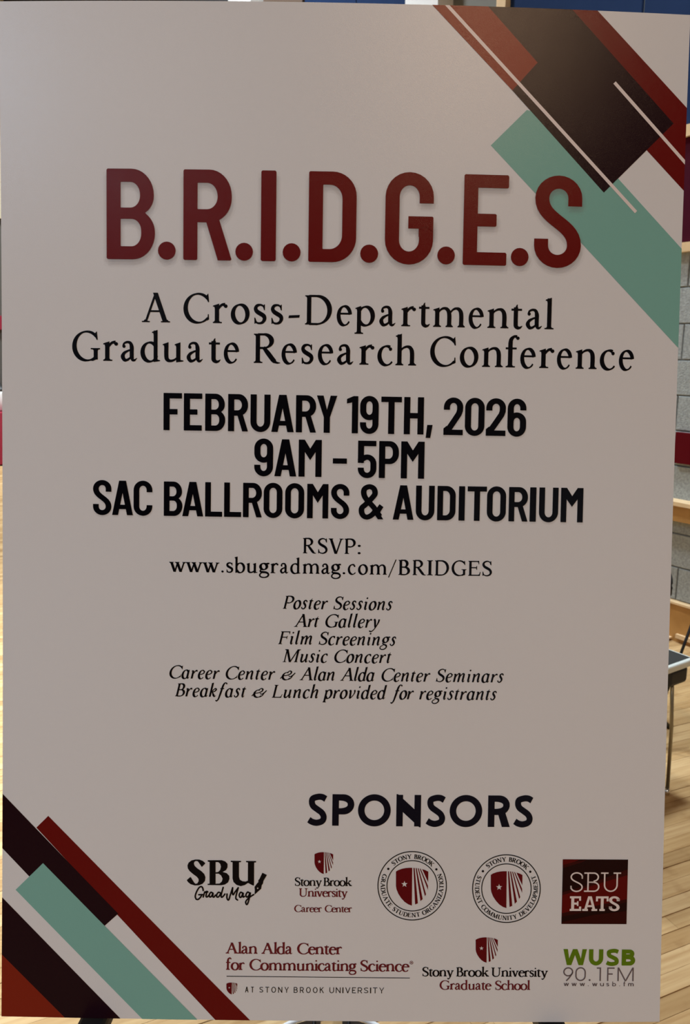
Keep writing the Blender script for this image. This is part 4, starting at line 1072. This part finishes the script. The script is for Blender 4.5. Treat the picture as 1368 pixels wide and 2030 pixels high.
# ---- the two round seals
def ring_pts(cx, cy, rx, ry): return [(cx + rx * math.cos(a * math.pi / 48), cy + ry * math.sin(a * math.pi / 48)) for a in range(96)]
def seal(cx, cy, ro, ri, top, bottom, angs, crest_box, dots, label):
    pr = Print()
    for r, w in ((ro, 1.9), (ri, 1.8)):
        pr.prims([('poly', [ring_pts(cx, cy, r + w / 2, r + w / 2), ring_pts(cx, cy, r - w / 2, r - w / 2)[::-1]])], lambda x, y: B(x, y))
    for a in dots:
        x, y = cx + 58 * math.cos(math.radians(a)), cy - 58 * math.sin(math.radians(a))
        pr.prims([('poly', [ring_pts(x, y, 2.3, 2.3)[::4]])], lambda x, y: B(x, y))
    root = pr.build('round_seal', M_BLACK, board, 3, label=label)
    pr = Print()
    for word, r0, h, a0, a1, sgn in ((top, 53.8, 8.6, angs[0], angs[1], -1), (bottom, 62.3, 8.4, angs[2], angs[3], 1)):
        gl = [(boldf(c, None) if c != ' ' else (None, 46)) for c in word]
        cents, x = [], 0
        for p, Wd in gl: cents.append(x + Wd / 2); x += Wd + 6
        for (p, Wd), c in zip(gl, cents):
            if p is None: continue
            ang = a0 + (a1 - a0) * (c - cents[0]) / (cents[-1] - cents[0])
            pitch = math.radians(abs(a1 - a0)) * (58) / (cents[-1] - cents[0])      # px per glyph unit
            def f(u, v, ang=ang, c=c, Wd=Wd, pitch=pitch):
                r = r0 + v * h / 100 * (1 if sgn < 0 else -1)
                th = math.radians(ang) + sgn * (u - Wd / 2) * pitch / 58
                return B(cx + r * math.cos(th), cy - r * math.sin(th))
            pr.prims(p, f)
    pr.build('lettering', M_BLACK, root, 3, label='bold black capitals set round the ring')
    pr = Print(); crest(pr, *crest_box); pr.build('crest', M_CREST, root, 3, label='red crest')
seal(817.1, 1755.7, 67.8, 49.9, 'STONY BROOK', 'GRADUATE STUDENT ORGANIZATION', (129.5, 48.5, 161.5, 379.5), (785, 1720, 849, 1795), (144.7, 34.2), 'round black-ringed seal with a red crest, the left one')
seal(1003.9, 1761.3, 67.0, 49.0, 'STONY BROOK', 'STUDENT COMMUNITY DEVELOPMENT', (129, 47.5, 157.5, 382), (973, 1726.8, 1035.6, 1799.9), (143.5, 35.3), 'round black-ringed seal with a red crest, the right one')

# ---- dining logo
sq = Print(); sq.poly([B(1115.9, 1703.2), B(1245.1, 1703.8), B(1241.9, 1831.7), B(1112.9, 1831.4)])
dn = sq.build('dining_logo', ink('ink_deep_red', (0.012, 0.0005, 0.0008)), board, 2, label='dark red square logo with pale slab letters')
C8 = lambda x, y: B(1090 + x / 6.768, 1680 + y / 6.768)
for pts, c in (([(173, 158), (400, 162), (330, 190), (172, 235)], (0.09, .001, .001)), ([(172, 235), (330, 190), (500, 162), (420, 200), (172, 275)], (0.035, .001, .001)),
               ([(166, 640), (420, 560), (700, 470), (1040, 370), (1036, 690), (800, 740), (520, 800), (160, 880)], (0.10, .001, .001)),
               ([(168, 600), (480, 510), (1043, 290), (1040, 370), (700, 470), (166, 640)], (0.035, .001, .001)),
               ([(160, 880), (520, 800), (1036, 690), (1035, 730), (560, 850), (160, 925)], (0.028, .0007, .001)),
               ([(158, 1000), (600, 900), (1032, 850), (1028, 1020), (158, 1020)], (0.030, .0007, .001))):
    p_ = Print(); p_.prims([('poly', [pts])], C8); p_.build('printed_swoosh', ink('ink_swoosh', c), dn, 3)
pr = Print(); glyph_line(pr, [('S', 1130.2, 1155), ('B', 1157.5, 1188), ('U', 1190.5, 1230.2)], [(1140, 1767.6), (1220, 1767.8)], 38.6, lambda ch, W: SLAB(ch, 7.4, 7))
glyph_line(pr, [('E', 1129.2, 1151.8), ('A', 1154, 1183.6), ('T', 1180.8, 1205.8), ('S', 1206.7, 1228)], [(1140, 1805.4), (1220, 1805.6)], 29, lambda ch, W: SLAB(ch, 19, 14))
pr.build('lettering', M_PALE, dn, 4, label='pale slab serif letters')

# ---- radio logo
pr = Print(); glyph_line(pr, [('W', 1116.3, 1162.8), ('U', 1167.1, 1195.4), ('S', 1200.8, 1226.3), ('B', 1232.1, 1258.8)], [(1120, 1912.8), (1250, 1913.8)], 31.8, lambda ch, W: SANS(ch, W, 27, 25, r=.5, wide=(ch in 'BS')))
rd = pr.build('radio_logo', M_GREEN, board, 3, label='bold green four-letter logo over grey numerals')
pr = Print(); glyph_line(pr, [('9', 1116.2, 1136), ('0', 1140.2, 1161), ('.', 1166.9, 1170.6), ('1', 1182.6, 1190.9), ('F', 1203.2, 1217.8), ('M', 1223.8, 1255.8)], [(1120, 1944), (1250, 1944.8)], 27,
                         lambda ch, W: SANS(ch, W, 9.5, 9.5, r=.1, wide=ch in '9'))
pr.build('lettering', M_GREY, rd, 3, label='thin grey numerals')
pr = Print(); wu = lambda ch, W: PLAIN(ch)
q8 = lambda *a: [(c, 1090 + x / 6.768, 1090 + y / 6.768) for c, x, y in a]
glyph_line(pr, q8(('w', 185, 255), ('w', 290, 360), ('w', 400, 470), ('.', 510, 521), ('w', 567, 637), ('u', 672, 725), ('s', 757, 795), ('b', 835, 887), ('.', 930, 941), ('f', 985, 1012), ('m', 1048, 1125)), [(1120, 1954.2), (1250, 1954.8)], 9.6, wu)
pr.build('lettering', M_GREY, rd, 3, label='tiny grey web address')

# ---- science communication centre logo
pr = Print(); word_line(pr, [('Alan', 447.5, 510.4), ('Alda', 518.3, 579.7), ('Center', 588.8, 678)], [(450, 1889.8), (670, 1891.5)], 21.5, slabf, sp=0)
word_line(pr, [('for', 448, 485), ('Communicating', 494.3, 706.6), ('Science', 714.2, 811.8)], [(450, 1922.2), (800, 1925.4)], 21.5, slabf, sp=0)
pr.prims([('poly', [ring_pts(815.6, 1908, 3.4, 3.4)[::4], ring_pts(815.6, 1908, 2.4, 2.4)[::4][::-1]])], B); pr.prims([('poly', [ring_pts(815.6, 1908, 1.3, 1.3)[::8]])], B)
al = pr.build('science_centre_logo', M_CREST2, board, 3, label='two lines of wine red serif lettering over a thin rule')
pr = Print(); pr.poly([B(449.3, 1934.2), B(812.5, 1937.8), B(812.5, 1939.2), B(449.3, 1935.7)]); pr.build('rule', M_BLACK, al, 3, label='thin black rule')
pr = Print(); crest(pr, 448.9, 1947.4, 470.4, 1971); pr.build('crest', M_CREST, al, 3, label='tiny red crest')
pr = Print()
def spaced(word, xl, xr, ws):
    tot = sum(ws[c] for c in word); sp_ = (xr - xl) * 0.30 / max(1, len(word) - 1); k_ = ((xr - xl) - sp_ * (len(word) - 1)) / tot
    out, x = [], xl
    for c in word: out.append((c, x, x + ws[c] * k_)); x += ws[c] * k_ + sp_
    return out
ws = dict(A=66, T=56, S=54, O=66, N=60, Y=62, B=56, R=56, K=58, U=58, I=13, V=64, E=48)
for wd, a, b_ in (('AT', 486, 503.2), ('STONY', 514.2, 572.4), ('BROOK', 582.3, 642), ('UNIVERSITY', 653, 761.3)):
    glyph_line(pr, spaced(wd, a, b_, ws), [(486, 1967), (755, 1968.8)], 11.4, lambda ch, W: SANS(ch, W, 12.5, 12, r=.2, wide=ch in 'OSBR'))
pr.build('lettering', M_BLACK, al, 3, label='small spaced black capitals')

# ---- graduate school logo
pr = Print(); crest(pr, 943, 1857.8, 986.8, 1908.2)
gs = pr.build('sponsor_logo', M_CREST, board, 3, label='red crest over two lines, the lower right one')
pr = Print(); word_line(pr, [('Stony', 837, 899.2), ('Brook', 904.5, 969.4), ('University', 974, 1086)], [(840, 1934.9), (1080, 1936)], 18, slabf, sp=0); pr.build('lettering', M_BLACK, gs, 3, label='black lettering')
pr = Print(); word_line(pr, [('Graduate', 871.2, 974.5), ('School', 981.3, 1050.9)], [(875, 1961.3), (1045, 1962)], 17.8, slabf, sp=0); pr.build('lettering', M_CREST2, gs, 3, label='wine red lettering')

# ================================================================== EASEL
easel = bpy.data.objects.new('easel', None); COL.objects.link(easel)
def BWp(px, py, lift):      # point of the board plane (straight), lifted along its normal, in the world
    U, V = B(px, py)
    return BOARD_M @ Vector((U - BW / 2, BH / 2 - V, lift))
ul, ur = B(184, 2022)[0], B(1095, 2026)[0]
bot = lambda U, extra=0.0, lift=0.0: BOARD_M @ Vector((U - BW / 2, -BH / 2 - extra, lift))
apex = BOARD_M @ Vector(((ul + ur) / 2 - BW / 2, BH / 2 - 0.07, -0.034))
easel.location = Vector((apex.x, apex.y + .3, 0))
ei = Matrix.Translation(-easel.location)
tag(easel, 'black metal tripod easel holding the conference poster from behind', 'easel')
def to_floor(a, b_):
    d = (b_ - a); s = (0.012 - a.z) / d.z; return a + d * s
for U in (ul, ur):
    p = bot(U + (.004 if U < .3 else -.001), 0.0, -0.024); f = to_floor(apex, p)
    bm = bmesh.new(); add_tube(bm, [apex, p, f], 0.011, 14)
    lg = bm_obj('leg', bm, M_BLK, easel, smooth=True); lg.data.transform(ei)
    bm = bmesh.new(); add_tube(bm, [f + Vector((0, 0, .03)), f + Vector((0, 0, -.012))], [.016, .019], 14)
    o = bm_obj('rubber_foot', bm, M_BLKPL, lg, smooth=True); o.data.transform(ei)
    # ledge peg under the board's lower edge
    bm = bmesh.new()
    n = (BOARD_M.to_3x3() @ Vector((0, 0, 1))).normalized(); dn_ = (BOARD_M.to_3x3() @ Vector((0, -1, 0))).normalized(); sx = (BOARD_M.to_3x3() @ Vector((1, 0, 0))).normalized()
    add_box(bm, -.0135, .0135, -.045, .030, -.016, 0, .004)
    Mp = Matrix((( sx.x, n.x, -dn_.x, 0), (sx.y, n.y, -dn_.y, 0), (sx.z, n.z, -dn_.z, 0), (0, 0, 0, 1)))
    c = bot(U, 0.0015, 0.0)
    for v in bm.verts: v.co = ei @ (c + Mp.to_3x3() @ v.co)
    bm_obj('ledge_peg', bm, M_BLKPL, easel, smooth=False)
rear = apex + Vector((0, 0.95, 0)); rear.z = 0.012
bm = bmesh.new(); add_tube(bm, [apex, rear], 0.0125, 14); lg = bm_obj('leg', bm, M_BLK, easel, smooth=True); lg.data.transform(ei)
bm = bmesh.new(); add_tube(bm, [rear + Vector((0, 0, .03)), rear + Vector((0, 0, -.012))], [.016, .019], 14); o = bm_obj('rubber_foot', bm, M_BLKPL, lg, smooth=True); o.data.transform(ei)
bm = bmesh.new(); add_box(bm, -.04, .04, -.012, .02, -.03, .03, .008)
for v in bm.verts: v.co = ei @ (apex + Vector((0, .012, 0)) + v.co)
bm_obj('top_bracket', bm, M_BLKPL, easel)
pl_, pr_ = (apex.lerp(bot(ul, 0, -.027), .97)), (apex.lerp(bot(ur, 0, -.027), .97))

# ================================================================== OTHER THINGS
# low table, only its corner shows past the board's right edge
tb = bpy.data.objects.new('side_table', None); COL.objects.link(tb)
TCx, TCy = 1.310, 2.738
hx, hy = TCx * CT + TCy * ST, -TCx * ST + TCy * CT
tb.matrix_basis = Matrix.Translation(hall(hx - .35, hy + .30, 0)) @ Matrix.Rotation(TH, 4, 'Z')
tag(tb, 'low table with charcoal top, pale grey rim and slim steel legs beyond the poster', 'table')
def part(name, m, fn, parent, smooth=False):
    bm = bmesh.new(); fn(bm); return bm_obj(name, bm, m, parent, smooth)
part('tabletop', M_RIM, lambda bm: add_box(bm, -.35, .35, -.30, .30, .532, .560, .006), tb)
part('top_inlay', M_SLATE, lambda bm: add_box(bm, -.338, .338, -.286, .286, .552, .5612, .002), tb)
part('bracket', M_BLKPL, lambda bm: add_box(bm, .215, .325, -.292, -.15, .468, .532, .012), tb)
part('bracket', M_BLKPL, lambda bm: add_box(bm, -.325, -.215, -.292, -.15, .468, .532, .012), tb)
for sx_ in (-1, 1):
    for sy_ in (-1, 1):
        x, y = sx_ * .302, sy_ * .267
        lg = part('leg', M_STEEL, lambda bm: add_tube(bm, [(x * .925, y * .95, .532), (x * .98, y * .985, .28), (x, y, .012)], .007, 12), tb, True)
        part('foot_glide', M_CHROME, lambda bm: add_tube(bm, [(x - .006, y, .024), (x - .006, y, .012), (x - .006, y, 0)], [.010, .014, .012], 12), lg, True)

# black folding chair behind the table
ch = bpy.data.objects.new('folding_chair', None); COL.objects.link(ch)
ch.location = Vector((1.25, 3.45, 0))
tag(ch, 'black tubular folding chair behind the low table, near the block wall', 'chair')
fw = .20
for s_ in (-1, 1):
    part('leg', M_BLK, lambda bm: add_tube(bm, [(.16, s_ * fw, .645), (.135, s_ * fw, .55), (.09, s_ * fw, .44), (-.08, s_ * fw, .22), (-.26, s_ * fw, .0)], .0105, 10), ch, True)
    part('leg', M_BLK, lambda bm: add_tube(bm, [(-.21, s_ * fw * .92, .44), (.23, s_ * fw * .92, 0)], .0105, 10), ch, True)
part('backrest', M_BLKPL, lambda bm: add_tube(bm, [(.16 + .02 * math.sin(a * math.pi / 20), -fw * math.cos(a * math.pi / 20), .64 + .10 * math.sin(a * math.pi / 20) ** .6) for a in range(21)], .012, 10), ch, True)
part('back_panel', M_BLKPL, lambda bm: add_box(bm, .142, .156, -fw + .02, fw - .02, .55, .66, .005), ch)
part('seat', M_BLKPL, lambda bm: add_box(bm, -.22, .14, -fw + .02, fw - .02, .435, .460, .01), ch)

# dark splayed rod seen behind the table corner: a music stand's leg and post
ms = bpy.data.objects.new('floor_stand', None); COL.objects.link(ms)
ms.location = Vector((1.514, 3.10, 0))
tag(ms, 'dark slanted stand leg rising behind the corner of the low table', 'stand')
part('leg', M_BLK, lambda bm: add_tube(bm, [(-.203, 0.0, .012), (.0, 0.0, .80)], .0062, 10), ms, True)
part('leg', M_BLK, lambda bm: add_tube(bm, [(.20, .14, .012), (.0, 0.0, .80)], .0062, 10), ms, True)
part('leg', M_BLK, lambda bm: add_tube(bm, [(.16, -.16, .012), (.0, 0.0, .80)], .0062, 10), ms, True)
part('collar', M_BLKPL, lambda bm: add_tube(bm, [(0, 0, .76), (0, 0, .84)], .014, 14), ms, True)
part('post', M_BLK, lambda bm: add_tube(bm, [(0, 0, .80), (0, 0, 1.02)], .007, 12), ms, True)

# white rimmed round stand low behind the easel; only the far arc of its rim shows under the board
rs = bpy.data.objects.new('round_stand', None); COL.objects.link(rs)
rs.location = Vector((-0.030, 1.272, 0))
tag(rs, 'round wire stand with a white rim on the floor under the poster', 'stand')
part('rim', M_WHITE, lambda bm: add_tube(bm, [(0.190 * math.cos(a * math.pi / 24), 0.190 * math.sin(a * math.pi / 24), .25) for a in range(48)], .005, 10, closed=True), rs, True)
for a in (78, 102, 150, 210, 258, 282, 330, 30):
    an = math.radians(a)
    part('strut', M_BLK, lambda bm: add_tube(bm, [(.188 * math.cos(an), .188 * math.sin(an), .25), (.13 * math.cos(an), .13 * math.sin(an), .012)], .0045, 8), rs, True)
part('base_ring', M_BLK, lambda bm: add_tube(bm, [(.13 * math.cos(a * math.pi / 16), .13 * math.sin(a * math.pi / 16), .006) for a in range(32)], .006, 8, closed=True), rs, True)
def shell(bm):
    n = 48
    for i in range(n):
        a0, a1 = i * 2 * math.pi / n, (i + 1) * 2 * math.pi / n
        if i in (11, 12): continue
        q_ = [(.186 * math.cos(a0), .186 * math.sin(a0), .246), (.186 * math.cos(a1), .186 * math.sin(a1), .246), (.158 * math.cos(a1), .158 * math.sin(a1), .13), (.158 * math.cos(a0), .158 * math.sin(a0), .13)]
        bm.faces.new([bm.verts.new(v) for v in q_])
part('mesh_shell', M_GREYMESH, shell, rs)

# far left: table under a crimson cloth with a few things on it, and a red sign on the back wall
ft = bpy.data.objects.new('banquet_table', None); COL.objects.link(ft)
FX, FY = 1.95, 12.55
ft.matrix_basis = Matrix.Translation(hall(FX, FY, 0)) @ Matrix.Rotation(TH, 4, 'Z')
tag(ft, 'far banquet table under a crimson cloth at the left edge', 'table')
part('tabletop', M_WHITE, lambda bm: add_box(bm, -.9, .9, -.36, .36, .72, .75, .006), ft)
for sx_ in (-1, 1):
    for sy_ in (-1, 1): part('leg', M_STEEL, lambda bm: add_tube(bm, [(sx_ * .82, sy_ * .3, 0), (sx_ * .82, sy_ * .3, .72)], .013, 8), ft, True)
def cloth(bm):
    n = 120; per = []
    X, Y = .915, .375
    for i in range(n):
        t_ = i / n * 4
        k = int(t_); f_ = t_ - k
        x, y = [(-X + 2 * X * f_, -Y), (X, -Y + 2 * Y * f_), (X - 2 * X * f_, Y), (-X, Y - 2 * Y * f_)][k]
        nx, ny = [(0, -1), (1, 0), (0, 1), (-1, 0)][k]
        per.append((x, y, nx, ny, i))
    topr = [bm.verts.new((x, y, .757)) for x, y, *_ in per]
    rows = [topr]
    for z, amp in ((.5, .012), (.25, .025), (.02, .035)):
        rows.append([bm.verts.new((x + nx * (.012 + amp * (1 + math.sin(i * .9))), y + ny * (.012 + amp * (1 + math.sin(i * .9))), z)) for x, y, nx, ny, i in per])
    bm.faces.new(topr)
    for A_, B_ in zip(rows, rows[1:]):
        for i in range(n): bm.faces.new((A_[i], A_[(i + 1) % n], B_[(i + 1) % n], B_[i]))
cl = part('tablecloth', M_CRIMSON, cloth, None, False)
cl.matrix_basis = ft.matrix_basis.copy()
tag(cl, 'crimson cloth hanging to the floor over the far left table', 'tablecloth')
def lathe(bm, prof, n=20):
    rings = [[bm.verts.new((r * math.cos(k * 2 * math.pi / n), r * math.sin(k * 2 * math.pi / n), z)) for k in range(n)] for r, z in prof]
    for A_, B_ in zip(rings, rings[1:]):
        for k in range(n): bm.faces.new((A_[k], A_[(k + 1) % n], B_[(k + 1) % n], B_[k]))
    bm.faces.new(rings[0][::-1]); bm.faces.new(rings[-1])
for i, (dx, lab) in enumerate(((-.42, 'white lidded serving urn on the crimson cloth, left of its twin'), (.12, 'white lidded serving urn on the crimson cloth, right of its twin'))):
    u = part('serving_urn', M_WHITE, lambda bm: lathe(bm, [(.10, 0), (.13, .03), (.15, .12), (.15, .26), (.14, .30)]), None, True)
    u.matrix_basis = ft.matrix_basis @ Matrix.Translation((dx, 0, .757)); tag(u, lab, 'urn', 'urns on the far table')
    part('lid', M_BLKPL, lambda bm: lathe(bm, [(.145, .30), (.14, .33), (.05, .37), (.02, .38), (.02, .41), (.005, .415)]), u, True)
sg = hbox('wall_sign', 1.5, 2.45, HY1 - .06, HY1, 1.95, 2.16, M_CRIMSON, None, .004)
tag(sg, 'red sign on the far wall at the left edge', 'sign')
